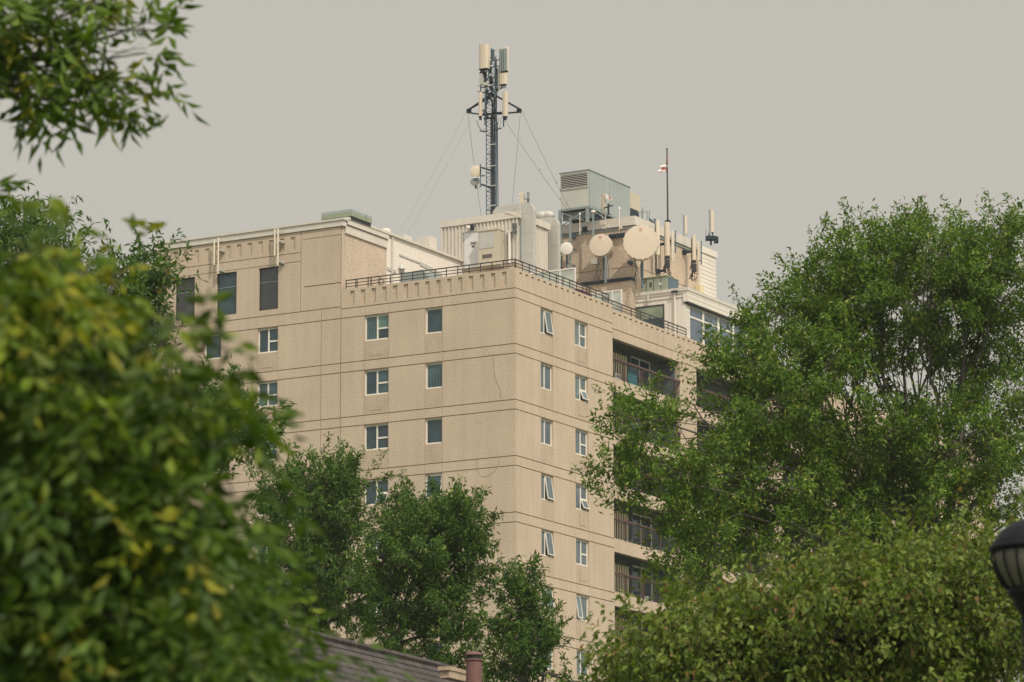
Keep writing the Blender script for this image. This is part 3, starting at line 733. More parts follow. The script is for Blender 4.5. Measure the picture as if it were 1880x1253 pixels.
while zz < 50.5: m.box(PX1+.02, PX1+.045, 27.7, PY1-.05, zz, zz+.2); zz += .23
m.build('siding_wall', M['siding'], ph, label='white clapboard end of the penthouse')
m = MB(); m.box(PX1+.02, PX1+.3, 27.1, 27.6, 46.8, 48.6); tag(m.build('pipe_chase', mat('cream_yellow_paint', (.62, .55, .33), .6)), 'pale yellow boxed pipe beside the white clapboard', 'pipe box')
m = MB(); a = on(1080, 420, 'y', PY0); b = on(1178, 412, 'y', PY0)
m.box(on(1119, 445, 'y', 19.7).x, on(1150, 440, 'y', 19.7).x, 19.62, 19.85, on(1130, 436, 'y', 19.7).z, on(1130, 430, 'y', 19.7).z); m.build('vent_hood', M['steel_dark'], ph)
m = MB(); p = on(1075, 421, 'y', 19.8); m.box(p.x-.16, p.x+.16, 19.7, 19.85, p.z-.16, p.z+.12); m.build('junction_box', M['steel_dark'], ph)
m = MB(); p = on(1054, 433, 'y', 19.8); m.box(p.x-.1, p.x+.1, 19.7, 19.85, p.z-.16, p.z+.12); m.build('junction_box', M['steel_mid'], ph)
# cable conduits down the wall
t = thing('conduit_run', 'thin grey conduits running down the wall under the two larger dishes', 'conduits', on(1116, 518, 'y', 19.75))
for px, py0, py1 in ((1116, 470, 518), (1120, 480, 518), (1092, 500, 520), (1181, 480, 510), (1176, 485, 510)):
    a, b = on(px, py0, 'y', 19.75), on(px, py1, 'y', 19.75); m = MB(); m.tube([a, b], .03, 6); m.build('conduit', M['galv'], t)
for px, py0, py1, lab in ((1028, 395, 505, 'tall blue grey steel post just right of the second duct'), (1047, 400, 505, 'tall blue grey steel post behind the small white dish'), (1089, 392, 438, 'blue grey steel post rising above the medium dish'), (1112, 430, 520, 'blue grey steel post standing below the medium dish')):
    a, b = on(px, py0, 'y', 19.0), on(px, py1, 'y', 19.0); m = MB(); m.bar(a, b, .11 if px < 1080 else .08)
    tag(m.build('steel_post', M['steel_paint']), lab, 'post', 'steel posts before the penthouse')
p = on(1093, 481, 'y', 18.9); m = MB(); m.box(p.x-.15, p.x+.15, 18.7, 18.9, p.z-.12, p.z+.14); m.box(p.x-.17, p.x+.17, 18.68, 18.92, p.z-.16, p.z-.12)
tag(m.build('equipment_box', M['galv']), 'small pale box under the medium dish', 'box')
m = MB(); p = on(1157, 483, 'y', 18.6); m.lathe(p, (0, -1, 0), [(0, .12), (.12, .1), (.14, -.1), (0, -.14)], 12)
tag(m.build('feed_unit', M['steel_dark']), 'dark round unit at the lower left rim of the largest dish', 'radio unit')
m = MB()
for px, yy in ((1034, 18.9), (1098, 18.9), (1168, 18.9)):
    for i in range(7):
        z = on(px, 470 + i*7, 'y', yy); m.tube([z, z+Vector((random.uniform(-.12, .12), -.1, -.12)), z+Vector((random.uniform(-.1, .1), 0, -.28))], .015, 4)
        m.tube([z, z+Vector((random.uniform(-.2, .2), -.05, -.25)), z+Vector((random.uniform(-.25, .25), 0, -.6))], .012, 4)
tag(m.build('cable_clutter', M['steel_dark']), 'dark cables and clamps hanging on the dish poles', 'cables')
# whips with small white heads
for px, py0, py1, box in ((1064.5, 395, 431, 0), (1112, 391, 421, 1), (1137, 385, 424, 1), (1089, 389, 392, 2)):
    a, b = on(px, py0, 'y', 19.2), on(px, py1, 'y', 19.2)
    t = thing('whip_antenna', {1064.5: 'thin white whip antenna nearest the duct', 1112: 'thin white whip antenna in front of the medium dish frame', 1137: 'thin white whip antenna left of the largest dish', 1089: 'white cap antenna on a blue grey post'}[px], 'antenna', b, 'small antennas on the penthouse eave')
    m = MB(); m.tube([a, b], .025, 6); m.build('mast_pipe', M['whitepaint'], t)
    m = MB(); m.lathe(a, Z_, [(0, .16), (.05, .1), (.07, 0), (.03, -.05)] if box < 2 else [(0, .1), (.12, .06), (.14, -.04), (.05, -.08)], 10); m.build('head', M['whitepaint'], t)
    if box == 1: m = MB(); m.box(b.x+.02, b.x+.16, b.y-.05, b.y+.05, b.z+.08, b.z+.24); m.build('filter_box', M['cream'], t)

# ---------------------------------------------------------------- air handler on its frame
hv = thing('air_handler', 'large pale green rooftop air handler with louvred intake on a steel frame', 'air handler', (-7.2, 19.2, 51))
hx0, hx1, hy0, hy1, hz0, hz1 = -8.05, -6.24, 19.2, 24.0, 51.85, 53.86
m = MB()
m.hexa([(hx0+.05, hy0, hz0), (hx1, hy0, hz0), (hx1, hy1, hz0), (hx0+.05, hy1, hz0), (hx0, hy0, hz1), (hx1, hy0, hz1), (hx1, hy1, hz1), (hx0, hy1, hz1)])
m.build('body', M['hvac'], hv)
m = MB(); m.box(hx0-.04, hx1+.04, hy0-.05, hy1+.04, hz1, hz1+.05); m.build('lid', M['steel_paint'], hv)
m = MB(); lz0, lz1 = hz0+1.12, hz1-.12
m.box(hx0+.08, hx1-.03, hy0-.05, hy0-.004, lz0-.06, lz0); m.box(hx0+.08, hx1-.03, hy0-.05, hy0-.004, lz1, lz1+.05); m.box(hx0+.04, hx0+.08, hy0-.05, hy0-.004, lz0-.06, lz1+.05); m.box(hx1-.07, hx1-.03, hy0-.05, hy0-.004, lz0, lz1)
lf = m.build('louvre_frame', M['galv'], hv)
m = MB(); m.box(hx0+.08, hx1-.07, hy0-.012, hy0-.004, lz0, lz1); m.build('intake', M['black'], lf)
m = MB()
for i in range(8):
    z = lz0+.05+i*(lz1-lz0)/8; m.ob((0.5*(hx0+hx1), hy0-.035, z), X_*(hx1-hx0-.16)/2, Vector((0, .018, .018)), Vector((0, -.003, .003)))
m.build('slat', M['galv'], lf)
m = MB(); m.box(hx1+.002, hx1+.02, 21.6, 21.63, hz0, hz1); m.box(hx1-.001, hx1+.02, hy0-.002, hy0+.05, hz0, hz1); m.build('seam', M['steel_paint'], hv)
m = MB(); m.box(hx1+.001, hx1+.01, hy0+.06, hy1-.02, hz0+.02, hz1-.02); m.build('side_panel', M['hvac_side'], hv)
m = MB(); m.box(hx0+.1, hx1-.05, 24.0, 25.3, 52.75, 53.7); m.build('exhaust_hood', M['cabinet'], hv)
m = MB(); m.box(hx0+.1, hx1-.07, 24.02, 25.2, 51.6, 52.75); m.build('exhaust_opening', M['steel_dark'], hv)
m = MB()
m.bar((hx0, hy0, 51.78), (hx1, hy0, 51.78), .12); m.bar((hx1, hy0, 51.78), (hx1, hy1, 51.78), .12); m.bar((hx0, hy1, 51.78), (hx1, hy1, 51.78), .12); m.bar((hx0, hy0, 51.78), (hx0, hy1, 51.78), .12)
for x in (hx0, hx1-.1):
    for y in (hy0, hy1): m.bar((x, y, 48 if y == hy0 and x == hx0 else 50.9), (x, y, 51.78), .16)
m.bar((hx0, hy0, 51.7), (hx1, hy0+.05, 50.9), .05); m.bar((hx0, hy0+.05, 50.9), (hx1, hy0, 51.7), .05)
m.box(hx0, hx1, hy0+.3, hy0+.4, 51.25, 51.7); m.bar((hx1, hy0, 51.7), (hx1, hy1, 51.2), .05)
m.bar((hx1, hy0+.1, 51.42), (hx1+1.2, hy0+.3, 51.28), .05)
m.build('support_frame', M['steel_paint'], hv)
m = MB(); m.box(hx0+.1, hx1-.1, hy0+.5, hy1-.2, 51.3, 51.72); m.build('under_duct', M['steel_dark'], hv)
# antenna boxes against the air handler side
a = on(1105, 358, 'y', 19.1); 
for i, (px, w_, mt, py0, py1) in enumerate(((1103, .16, 'galv', 355, 385), (1108, .13, 'cabinet', 355, 386), (1113, .08, 'whitepaint', 357, 367))):
    p, q = on(px, py0, 'y', 19.05), on(px, py1, 'y', 19.05); m = MB(); m.box(p.x-w_/2, p.x+w_/2, 19.0, 19.15, q.z, p.z); m.tube([(p.x, 19.2, q.z-.5), (p.x, 19.2, p.z-.05)], .02, 6)
    tag(m.build('panel_antenna', M[mt]), ['grey slim panel antenna against the air handler side', 'beige slim panel antenna against the air handler side', 'short white stub antenna against the air handler side'][i], 'antenna', 'slim antennas by the air handler')
m = MB(); p = on(1120, 378, 'y', 19.05); m.box(p.x-.12, p.x+.12, 19.0, 19.06, p.z+.28, p.z+.52); tag(m.build('small_notice', M['plastic_white']), 'small white plate with red lettering beside the slim antennas', 'notice')
m = MB(); m.box(p.x, p.x+.04, 18.985, 18.999, p.z+.32, p.z+.5); m.box(p.x+.06, p.x+.1, 18.985, 18.999, p.z+.4, p.z+.5); tag(m.build('red_sticker', M['red']), 'tiny red marking on the small white plate', 'sticker')
m = MB(); m.tube([(p.x-.1, 19.05, p.z-.5), (p.x-.08, 19.0, p.z), (p.x-.05, 19.0, p.z+.1)], .05, 6); m.bar((p.x-.35, 19.0, p.z-.1), (p.x+.2, 19.0, p.z-.02), .06)
tag(m.build('camera_bracket', M['steel_dark']), 'dark bracket with a camera in front of the air handler', 'bracket')
# guard rail right of the air handler
m = MB()
pts = [(1171, 390), (1189, 388)]
a, b = on(1172, 391, 'x', -4.6), on(1189, 389, 'x', -4.6)
yb = a.y
for px, py0 in ((1178, 386), (1180, 381), (1188, 389), (1192, 386)):
    p = on(px, py0, 'x', -4.6); m.tube([(p.x, p.y, 51), p], .03, 6)
m.tube([on(1171, 390, 'x', -4.6), on(1188, 389, 'x', -4.6)], .03, 6)
tag(m.build('pipe_rail', M['steel_paint']), 'short grey pipe frame on the penthouse roof right of the air handler', 'pipe frame')
m = MB()
for px, py in ((1196, 404), (1199, 407), (1202, 402)):
    p = on(px, py, 'x', -4.0); m.tube([(p.x, p.y, 51), p], .06, 6)
m.tube([on(1192, 402, 'x', -4.0), on(1198, 408, 'x', -4.0)], .05, 6)
tag(m.build('small_fittings', M['steel_mid']), 'cluster of small grey fittings on the eave above the largest dish', 'fittings')

# ---------------------------------------------------------------- antennas on the right wall of the penthouse (plane x = PX1)
def wall_panel(px0, px1, py0, py1, off, label, conn=True, mt='cream', group='panel antennas on the penthouse wall', brk=()):
    xx = PX1+off; a, b = on(px0, py0, 'x', xx), on(px1, py1, 'x', xx); yc = (a.y+b.y)/2
    t = thing('panel_antenna', label, 'antenna', (xx, yc, b.z), group)
    wd = (px1-px0)/36.; c_ = Vector((xx, yc, 0)); u = RT.copy(); u.z = 0; u.normalize(); v = Vector((-u.y, u.x, 0))
    za = on((px0+px1)/2, py0, 'x', xx).z; zb = on((px0+px1)/2, py1, 'x', xx).z
    pr_ = [c_+u*(wd/2)*s_-v*(.09*(1-s_*s_)**.5) for s_ in (-1, -.7, -.35, 0, .35, .7, 1)] + [c_+u*wd/2+v*.1, c_-u*wd/2+v*.1]
    m = MB(); m.prism([p+Z_*zb for p in pr_], (0, 0, za-zb)); m.build('radome', M[mt], t)
    if conn:
        m = MB(); m.ob(c_+Z_*(zb-.08), u*wd*.42, v*.08, Z_*.08)
        for i in range(14):
            q = c_+u*random.uniform(-.2, .25)+Z_*(zb-random.uniform(.1, .95)); m.tube([q, q+Vector((random.uniform(-.1, .1), 0, -.18)), q+Vector((random.uniform(-.15, .15), 0, -.3))], .024, 5)
        m.ob(c_+Z_*(zb-.45), u*.13, v*.1, Z_*.22); m.build('connector_cables', M['black'], t)
    m = MB(); q = c_+v*.22-u*.1; m.tube([q+Z_*(za-.15), q+Z_*(zb-.9)], .05, 8)
    for z in brk: m.bar(q+Z_*z, Vector((PX1, q.y-.0, z)), .12); m.ob(Vector((PX1+.08, q.y, z)), X_*.08, Y_*.12, Z_*.13)
    m.build('pipe_mount', M['steel_dark'], t)
    return t
wall_panel(1203.5, 1211.5, 405, 468, .6, 'cream panel antenna just behind the right rim of the largest dish', conn=False, mt='cream2', brk=(50.2,))
wall_panel(1219.5, 1230, 408.5, 470, .75, 'tall cream panel antenna under the flagpole', brk=(50.0, 48.5))
wall_panel(1270, 1278, 432, 478, .75, 'cream panel antenna near the white clapboard end', brk=(50.2, 48.0))
for grp, base, n_ in ((((1234, 424, 481), (1236.3, 425, 475), (1240, 424, 465)), 0, 0), (((1281.5, 442, 480), (1284.5, 445, 478), (1287.5, 443, 486)), 1, 0)):
    t = thing('pipe_group', ['slim beige pipes standing right of the tall antenna under the flagpole', 'slim pipes standing right of the antenna near the clapboard'][base], 'pipes', on(grp[0][0], 480, 'x', PX1+.3), 'slim pipe groups on the penthouse wall')
    for j, (px, py0, py1) in enumerate(grp):
        a, b = on(px, py0, 'x', PX1+.35), on(px, py1, 'x', PX1+.35); m = MB(); m.tube([a, b], .05 if j != 2 else .035, 8); m.build('pipe', M[['cream2', 'white_metal', 'steel_mid'][j]], t)
    a = on(grp[0][0], grp[0][1]+8, 'x', PX1+.3); b = on(grp[2][0], grp[2][1]+8, 'x', PX1+.3); m = MB()
    for dz in (0, -.12, -.9): m.bar(a+Z_*dz, b+Z_*dz, .04)
    m.build('clamp', M['steel_dark'], t)
# roof-edge antennas
def roof_ant(px, py0, py1, w_, label, base=False):
    xx = -4.3; a, b = on(px, py0, 'x', xx), on(px, py1, 'x', xx); t = thing('panel_antenna', label, 'antenna', b, 'antennas on the penthouse roof edge')
    u = RT.copy(); u.z = 0; u.normalize(); v = Vector((-u.y, u.x, 0)); mid = (a+b)/2; hh = (a.z-b.z)/2
    m = MB(); m.ob(mid+u*w_*.25, u*w_*.3, v*.1, Z_*hh); m.build('radome', M['cream'], t)
    m = MB(); m.tube([mid-u*w_*.2-v*.12-Z_*(hh+.3), mid-u*w_*.2-v*.12+Z_*(hh+.02)], w_*.2, 8); m.build('pipe_mount', M['steel_paint'], t)
    if base:
        m = MB(); q = b-Z_*.35; m.ob(q, u*.3, v*.25, Z_*.1); m.ob(q+u*.3-Z_*.1, u*.12, v*.2, Z_*.16); m.bar(q+u*.1, b+u*.1+Z_*.2, .05); m.bar(q-u*.15, b-u*.05+Z_*.2, .05); m.tube([q-u*.28, q-u*.28+Z_*.55], .012, 4); m.bar(q, q-Z_*.4, .08); m.build('base_bracket', M['steel_dark'], t)
roof_ant(1257, 397, 430, .26, 'cream antenna with a grey post standing on the penthouse eave')
roof_ant(1305, 387, 427, .30, 'rightmost antenna on a dark bracket above the white clapboard', True)
# flagpole and flag
fp = on(1226, 407, 'x', -4.0); ft = on(1225.6, 275, 'x', -4.0); ft = Vector((fp.x, fp.y, ft.z))
pole = thing('flagpole', 'thin black flagpole on the penthouse roof edge', 'flagpole', (fp.x, fp.y, 51))
m = MB(); m.tube([(fp.x, fp.y, 50.9), (fp.x, fp.y, fp.z+.6), ft], [.05, .05, .036], 8); m.build('pole', M['rail'], pole)
m = MB(); m.lathe(ft, Z_, [(0, -.03), (.06, 0), (.05, .05), (0, .08)], 8); m.build('finial', M['rail'], pole)
m = MB(); m.ob((fp.x, fp.y, fp.z), X_*.12, Y_*.12, Z_*.06); m.lathe((fp.x, fp.y, fp.z-.2), Z_, [(.05, -.1), (.1, 0), (.05, .12)], 8); m.build('base_clamp', M['steel_dark'], pole)
u_ = RT.copy(); u_.z = 0; u_.normalize(); v_ = Vector((-u_.y, u_.x, 0))
fl = thing('flag', 'red and white flag hanging limp from the black flagpole', 'flag', (fp.x, fp.y, ft.z-1))
def flag_piece(pts_a, pts_b, name, mt):
    m = MB(); n_ = 12; rows = []
    for j in range(5):
        f_ = j/4; row = []
        for i in range(n_+1):
            s_ = i/n_; p = Vector(pts_a[0]).lerp(Vector(pts_a[1]), s_).lerp(Vector(pts_b[0]).lerp(Vector(pts_b[1]), s_), f_)
            row.append(p + v_*.05*math.sin(s_*9+f_*5))
        rows.append(row)
    vs = [p for r in rows for p in r]; fs = [(j*(n_+1)+i, j*(n_+1)+i+1, (j+1)*(n_+1)+i+1, (j+1)*(n_+1)+i) for j in range(4) for i in range(n_)]
    m.add(vs, fs); m.build(name, M[mt], fl)
def FP(px, py): return on(px, py, 'y', fp.y)
flag_piece((FP(1226, 286), FP(1226, 302)), (FP(1224, 287), FP(1222.5, 304)), 'hoist_band', 'red')
flag_piece((FP(1226, 299), FP(1226, 312)), (FP(1207, 308), FP(1209, 319)), 'white_field', 'flag_white')
flag_piece((FP(1221, 303), FP(1222.4, 308)), (FP(1215, 310), FP(1217.5, 314)), 'emblem_fold', 'red')
flag_piece((FP(1226, 308), FP(1226, 320)), (FP(1221, 310), FP(1223.5, 317)), 'fly_band', 'red')
flag_piece((FP(1214, 313), FP(1213, 316)), (FP(1216, 312), FP(1215, 317)), 'fly_tip', 'red')

# ---------------------------------------------------------------- lounge: white clapboard room at the right end of the roof
m = MB()
LX = -.85
m.box(-10, LX, 19.95, 29.6, 43.42, 46.45)
m.box(-10.1, -.6, 19.85, 29.7, 46.5, 46.75)
lo = m.build('lounge', M['siding'], bld, label='white clad lounge room with a wide window strip at the roof end')
m = MB(); m.box(-.86, -.6, 19.86, 29.7, 46.02, 46.5)
for i in range(3): m.box(-.6, -.585, 19.86, 29.7, 46.04+i*.235, 46.04+i*.235+.2)
for i in range(26): m.box(-10+i*.36, -9.99+i*.36, 19.93, 19.95, 43.5, 46.5)
m.box(-10, -.87, 19.9, 19.95, 46.3, 46.5)
m.build('clapboard', M['siding'], lo)
m = MB(); m.box(-10.12, -.55, 19.8, 19.85, 46.62, 46.8); m.box(-.6, -.55, 19.85, 29.75, 46.62, 46.8); m.build('roof_edge', M['white_metal'], lo)
m = MB(); m.box(LX-.05, -.62, 19.95, 29.6, 45.93, 46.0); m.build('soffit', M['black'], lo)  # coloured black to give the shadow band under the overhang
m = MB()
m.box(LX, LX+.06, 19.95, 20.42, 43.8, 45.93)
for i in range(10): m.box(LX+.06, LX+.075, 19.97, 20.4, 43.9+i*.2, 44.07+i*.2)
m.build('corner_board', M['siding'], lo)
fr = MB()
ys = [20.42, 22.12, 23.95, 25.77, 27.45]
zb0, zm, zt0 = 43.95, 45.32, 45.85
fr.box(LX, LX+.05, 20.42, 27.5, zb0-.1, zb0); fr.box(LX, LX+.05, 20.42, 27.5, zm-.05, zm+.05); fr.box(LX, LX+.05, 20.42, 27.5, zt0, zt0+.08)
for y in ys: fr.box(LX+.002, LX+.06, y-.09, y+.09, zb0, zt0)
win = fr.build('window_strip', M['white_frame'], lo)
m = MB(); m.box(LX+.005, LX+.015, 20.42, 27.5, zb0, zt0); m.build('pane', M['g_lounge'], lo)
# glazed door facing the terrace
m = MB(); a, b = -4.3, -2.05
m.box(a, b, 19.88, 19.93, 45.95, 46.03); m.box(b-.06, b, 19.88, 19.93, 43.4, 45.95); m.box(a, a+.06, 19.88, 19.93, 43.4, 45.95)
dr = m.build('terrace_window', M['dark_frame'], lo)
m = MB(); m.box(a+.06, b-.06, 19.9, 19.928, 45.3, 45.95); m.build('green_blind', M['g_sage'], lo)
m = MB(); m.box(a+.06, b-.06, 19.9, 19.928, 43.4, 45.3); m.build('pane', M['g_dark'], lo)
m = MB(); m.tube([(-1.35, 19.82, 43.4), (-1.35, 19.82, 46.5)], .05, 8); m.box(-1.45, -1.25, 19.75, 19.88, 46.5, 46.62); m.build('downpipe', M['siding'], lo)
m = MB(); m.box(-1.5, -1.15, 19.7, 19.8, 46.56, 46.66); m.build('gutter_outlet', M['steel_dark'], lo)
m = MB(); p = on(1191, 550, 'y', 19.9); m.tube([(p.x, 19.8, p.z-.15), (p.x, 19.8, p.z+.2)], .08, 10); tag(m.build('wall_lamp', M['galv']), 'small cylindrical wall lamp above the terrace window', 'lamp')
# AC unit on the lounge roof
ac = thing('condenser_unit', 'grey green rooftop cooling unit beside the white lounge parapet', 'cooling unit', (-2.8, 20.4, 46.8))
a = on(1170.5, 513, 'y', 20.6); b = on(1224, 505, 'y', 20.6); ax0, ax1 = a.x, b.x; az = (a.z+b.z)/2
m = MB(); m.box(ax0, ax1, 20.6, 22.0, 46.75, az-.04); m.build('cabinet', M['ac_green'], ac)
m = MB(); m.box(ax0-.04, ax1+.04, 20.55, 22.05, az-.04, az); m.build('lid', M['hvac_g'], ac)
m = MB()
for f_ in (.3, .55, .8): m.box(ax0+(ax1-ax0)*f_-.01, ax0+(ax1-ax0)*f_+.01, 20.585, 20.6, 46.8, az-.06)
m.build('seam', M['steel_dark'], ac)
m = MB(); m.box(ax1, ax1+.02, 20.7, 21.95, 46.85, az-.1); m.build('coil_grille', M['steel_mid'], ac)
m = MB(); m.box(ax0+.1, ax0+.5, 20.58, 20.599, az-.25, az-.12); n_ = m.build('nameplate', M['ink'], ac)
m = MB(); m.box(ax0+.13, ax0+.47, 20.57, 20.579, az-.23, az-.14)
m.build('nameplate_face', M['ac_green'], ac)
m = MB()
for i in range(4): m.box(ax0+.16+i*.08, ax0+.21+i*.08, 20.56, 20.569, az-.21, az-.16)
m.box(ax0+.75, ax0+.88, 20.58, 20.599, az-.55, az-.3)
m.build('lettering', M['ink'], ac)
m = MB(); m.box(ax0+1.3, ax0+1.45, 20.58, 20.599, az-.5, az-.38); m.box(ax0+.1, ax0+.4, 20.58, 20.599, az-.5, az-.47); m.build('sticker', M['plastic_white'], ac)

# ---------------------------------------------------------------- wind screens on the terrace
def screen(x0, x1, y, z1, mid, label):
    t = thing('wind_screen', label, 'screen', (x1, y, 43.4), 'framed wind screens on the terrace')
    m = MB(); m.box(x0, x1, y-.03, y+.03, z1-.07, z1); m.box(x1-.07, x1, y-.03, y+.03, 43.4, z1-.07); m.box(mid-.06, mid+.02, y-.03, y+.03, 43.4, z1-.07); m.box(x0, x0+.06, y-.03, y+.03, 43.4, z1-.07); m.build('frame', M['whitepaint'], t)
    m = MB(); m.box(x0+.06, mid-.06, y-.008, y+.008, 43.4, z1-.07); m.box(mid+.02, x1-.07, y-.008, y+.008, 43.4, z1-.07); m.build('pane', M['g_pale'], t)
screen(-4.2, -1.0, 8.06, 45.68, -1.9, 'white framed pale screen in front of the ducts')
screen(-4.2, -1.0, 13.1, 45.46, -1.55, 'white framed pale screen next to the white lounge')
m = MB(); m.box(-.5, -.2, 6.9, 8.3, 43.9, 44.25); m.build('trough', M['purple'], None).name = 'planter_trough'
tag(bpy.data.objects['planter_trough'], 'purple planter trough behind the railing near the step', 'planter')

# ---------------------------------------------------------------- roof items on the raised block
sk = thing('roof_hood', 'flat sage green ventilation hood overhanging the front corner of the raised block', 'vent hood', (-11.8, 1.5, 47.7))
p0 = on(590, 390, 'y', .5); p1 = on(645, 384, 'y', .5); zt = p1.z; x0, x1 = p0.x, p1.x; ye = on(683, 398, 'x', x1).y
m = MB(); m.box(x0, x1, .5, ye, zt-.14, zt); m.build('lid', M['hvac_side'], sk)
m = MB(); m.box(x0, x1, .5, ye, zt-.36, zt-.145); m.build('skirt', M['hvac_g'], sk)
m = MB(); m.box(x0+.04, x1-.04, .54, ye-.04, zt-.55, zt-.365); m.build('underside', M['black'], sk)
m = MB(); m.box(x0+.35, x1-.35, 1.25, ye-.4, 47.3, zt-.6); m.build('curb', M['steel_dark'], sk)
m = MB(); m.box(x1+.002, x1+.03, 1.9, 1.96, zt-.3, zt-.02); m.build('latch', M['steel_paint'], sk)
for px0, px1, py0, py1, yy, lab in ((700, 716, 421, 430, 5.2, 'small pale dome vent on the raised roof'), (738, 742, 430, 445, 7, 'thin pale vent pipe on the raised roof'), (766, 788, 434, 452, 9, 'small pale box on the raised roof left of the shed')):
    a, b = on(px0, py0, 'y', yy), on(px1, py0, 'y', yy); m = MB()
    if 'dome' in lab: m.lathe(((a.x+b.x)/2, yy, 47.6), Z_, [(0.3, 0), (.3, a.z-47.75), (.2, a.z-47.62), (0, a.z-47.58)], 16)
    else: m.box(a.x, b.x, yy, yy+.8, 47.3, (a.z+b.z)/2)
    tag(m.build('roof_vent', M['white_metal']), lab, 'roof vent', 'small vents on the raised roof')
# sloped grey roof screen beyond the white wall
m = MB(); a = on(785, 446, 'x', -10.9); b = on(872, 480, 'x', -10.9)
m.box(-11.2, -10.9, 7.5, 12.0, 47.3, 48.15); tag(m.build('parapet_screen', M['galv']), 'low grey roof curb between the white wall and the shed', 'roof curb')
m = MB()
for i in range(4): m.tube([(-10.7+.45*i, 11.2, 47.8), (-10.7+.45*i, 11.2, 48.4)], .015, 4)
m.tube([(-10.7, 11.2, 48.4), (-9.0, 11.2, 48.4), (-8.6, 11.0, 48.2)], .015, 4); tag(m.build('guard_rail', M['white_metal']), 'thin white guard rail before the shed door', 'guard rail')
# chimney cap and hump on the terrace behind the railing
t = thing('vent_stack', 'short galvanised vent stack with a conical cap behind the left railing', 'vent stack', (-7.6, 3, 43.4))
p = on(737, 500, 'y', 3); z = p.z
m = MB(); m.tube([(p.x, 3, 43.4), (p.x, 3, z+.05)], .09, 12); m.build('pipe', M['galv'], t)
m = MB(); m.lathe((p.x, 3, z), Z_, [(.16, .1), (.2, .16), (.1, .35), (0, .5)], 14); m.lathe((p.x, 3, z-.02), Z_, [(.1, 0), (.19, .03), (.1, .08)], 14); m.build('cap', M['galv'], t)
m = MB(); a = on(740, 503, 'y', 2.5); b = on(778, 496, 'y', 2.5); c_ = on(805, 506, 'y', 3.3)
m.prism([Vector((a.x, 2.4, 43.4)), Vector((c_.x, 2.4, 43.4)), Vector((c_.x, 2.4, a.z-.45)), Vector((b.x, 2.4, b.z)), Vector((a.x, 2.4, a.z))], (0, 2.2, 0))
tag(m.build('roof_hatch', M['steel_paint']), 'dark grey sloped hatch cover behind the left railing', 'roof hatch')
m = MB(); m.tube([(-8.75, .6, 43.6), (-8.75, .6, 44.5), (-8.7, .5, 44.55)], .03, 6); m.lathe((-8.0, .35, 44.25), (0, -1, 0), [(.16, -.02), (.18, 0), (.16, .02), (.14, 0), (.16, -.02)], 14); m.box(-9.5, -9.47, .3, .33, 43.9, 44.5)
tag(m.build('hose_reel', M['steel_dark']), 'small round reel and hooks at the left end of the railing', 'reel')
# antenna poles on the raised facade
for (pa, pb, lab) in (((393.5, 440, 487), (401, 437, 503), 'pair of pale pipes bracketed to the raised facade above the middle tall window'), ((504.5, 421, 470), (510.5, 420, 488), 'pair of pale pipes bracketed to the raised facade above the right tall window')):
    q = on(pb[0], pb[2], 'y', -.28); t = thing('antenna_pipes', lab, 'pipes', q, 'pipe pairs on the raised facade')
    for px, py0, py1 in (pa, pb):
        a, b = on(px, py0, 'y', -.28), on(px, py1, 'y', -.28); m = MB(); m.tube([(a.x, -.28, b.z), (a.x, -.28, a.z)], .05, 10); m.build('pipe', M['cream2'], t)
    a, b = on(pb[0], pb[1], 'y', -.28), on(pb[0], pb[2], 'y', -.28); m = MB()
    for f_ in (.35, .9):
        z = a.z*(1-f_)+b.z*f_; m.box(a.x-.03, a.x+.2, -.3, -.005, z-.05, z+.05); m.box(a.x+.06, a.x+.26, -.22, -.02, z-.09, z+.06)
    m.build('bracket', M['galv'], t)
    m = MB(); m.bar((a.x-.35, -.28, a.z-.25), (a.x+.3, -.28, a.z-.2), .03); m.build('cross_bar', M['galv'], t)

# ---------------------------------------------------------------- balcony things
m = MB(); p = on(1165, 700, 'x', -1.1); z = A(1)+.2
m.box(-.85, -.82, 13.4, 14.35, z+.08, z+.92); tag(m.build('beach_towel', M['teal']), 'teal towel hung behind the topmost balcony railing', 'towel')
m = MB()
for i in range(5): m.box(-.95, -.93, 12.15+i*.14, 12.2+i*.14, z+.05, z+.42)
m.box(-.96, -.92, 12.1, 12.85, z+.38, z+.43); m.box(-.96, -.92, 12.1, 12.85, z+.15, z+.19); m.box(-1.4, -.96, 12.1, 12.85, z+.38, z+.42)
tag(m.build('balcony_chair', M['plastic_white']), 'low white slatted chair on the topmost balcony', 'chair')
def pot(y, k, mt, label, hz=.55):
    z = A(k+1)+.2; t = thing('potted_flowers', label, 'potted plant', (-.85, y, z), 'potted plants on the balconies')
    m = MB(); m.lathe((-.85, y, z), Z_, [(0, 0), (.11, 0), (.15, .25), (.12, .25)], 12); m.build('pot', M['plastic_white'], t)
    m = MB()
    for i in range(60):
        c_ = Vector((-.85+random.gauss(0, .1), y+random.gauss(0, .16), z+hz+random.gauss(0, .09))); r = Vector((random.random(), random.random(), random.random())).normalized()*.05; m.add([c_-r, c_+r.cross(Z_), c_+r], [(0, 1, 2)])
    m.build('blossom', M[mt], t)
    m = MB()
    for i in range(60):
        c_ = Vector((-.85+random.gauss(0, .09), y+random.gauss(0, .14), z+hz-.15+random.gauss(0, .09))); r = Vector((random.random()-.5, random.random()-.5, random.random())).normalized()*.07; m.add([c_-r, c_+r.cross(Z_)*.6, c_+r], [(0, 1, 2)])
    m.build('foliage', M['plastic_green'], t)
pot(14.9, 0, 'redflower', 'pot of red flowers on the topmost balcony'); pot(13.2, 1, 'redflower', 'pot of red flowers on the second balcony from the top', .5)
pot(15.2, 4, 'pink', 'pot of pink flowers on the fifth balcony from the top', 1.2); pot(17.0, 4, 'pink', 'further pot of pink flowers on the fifth balcony', 1.15)

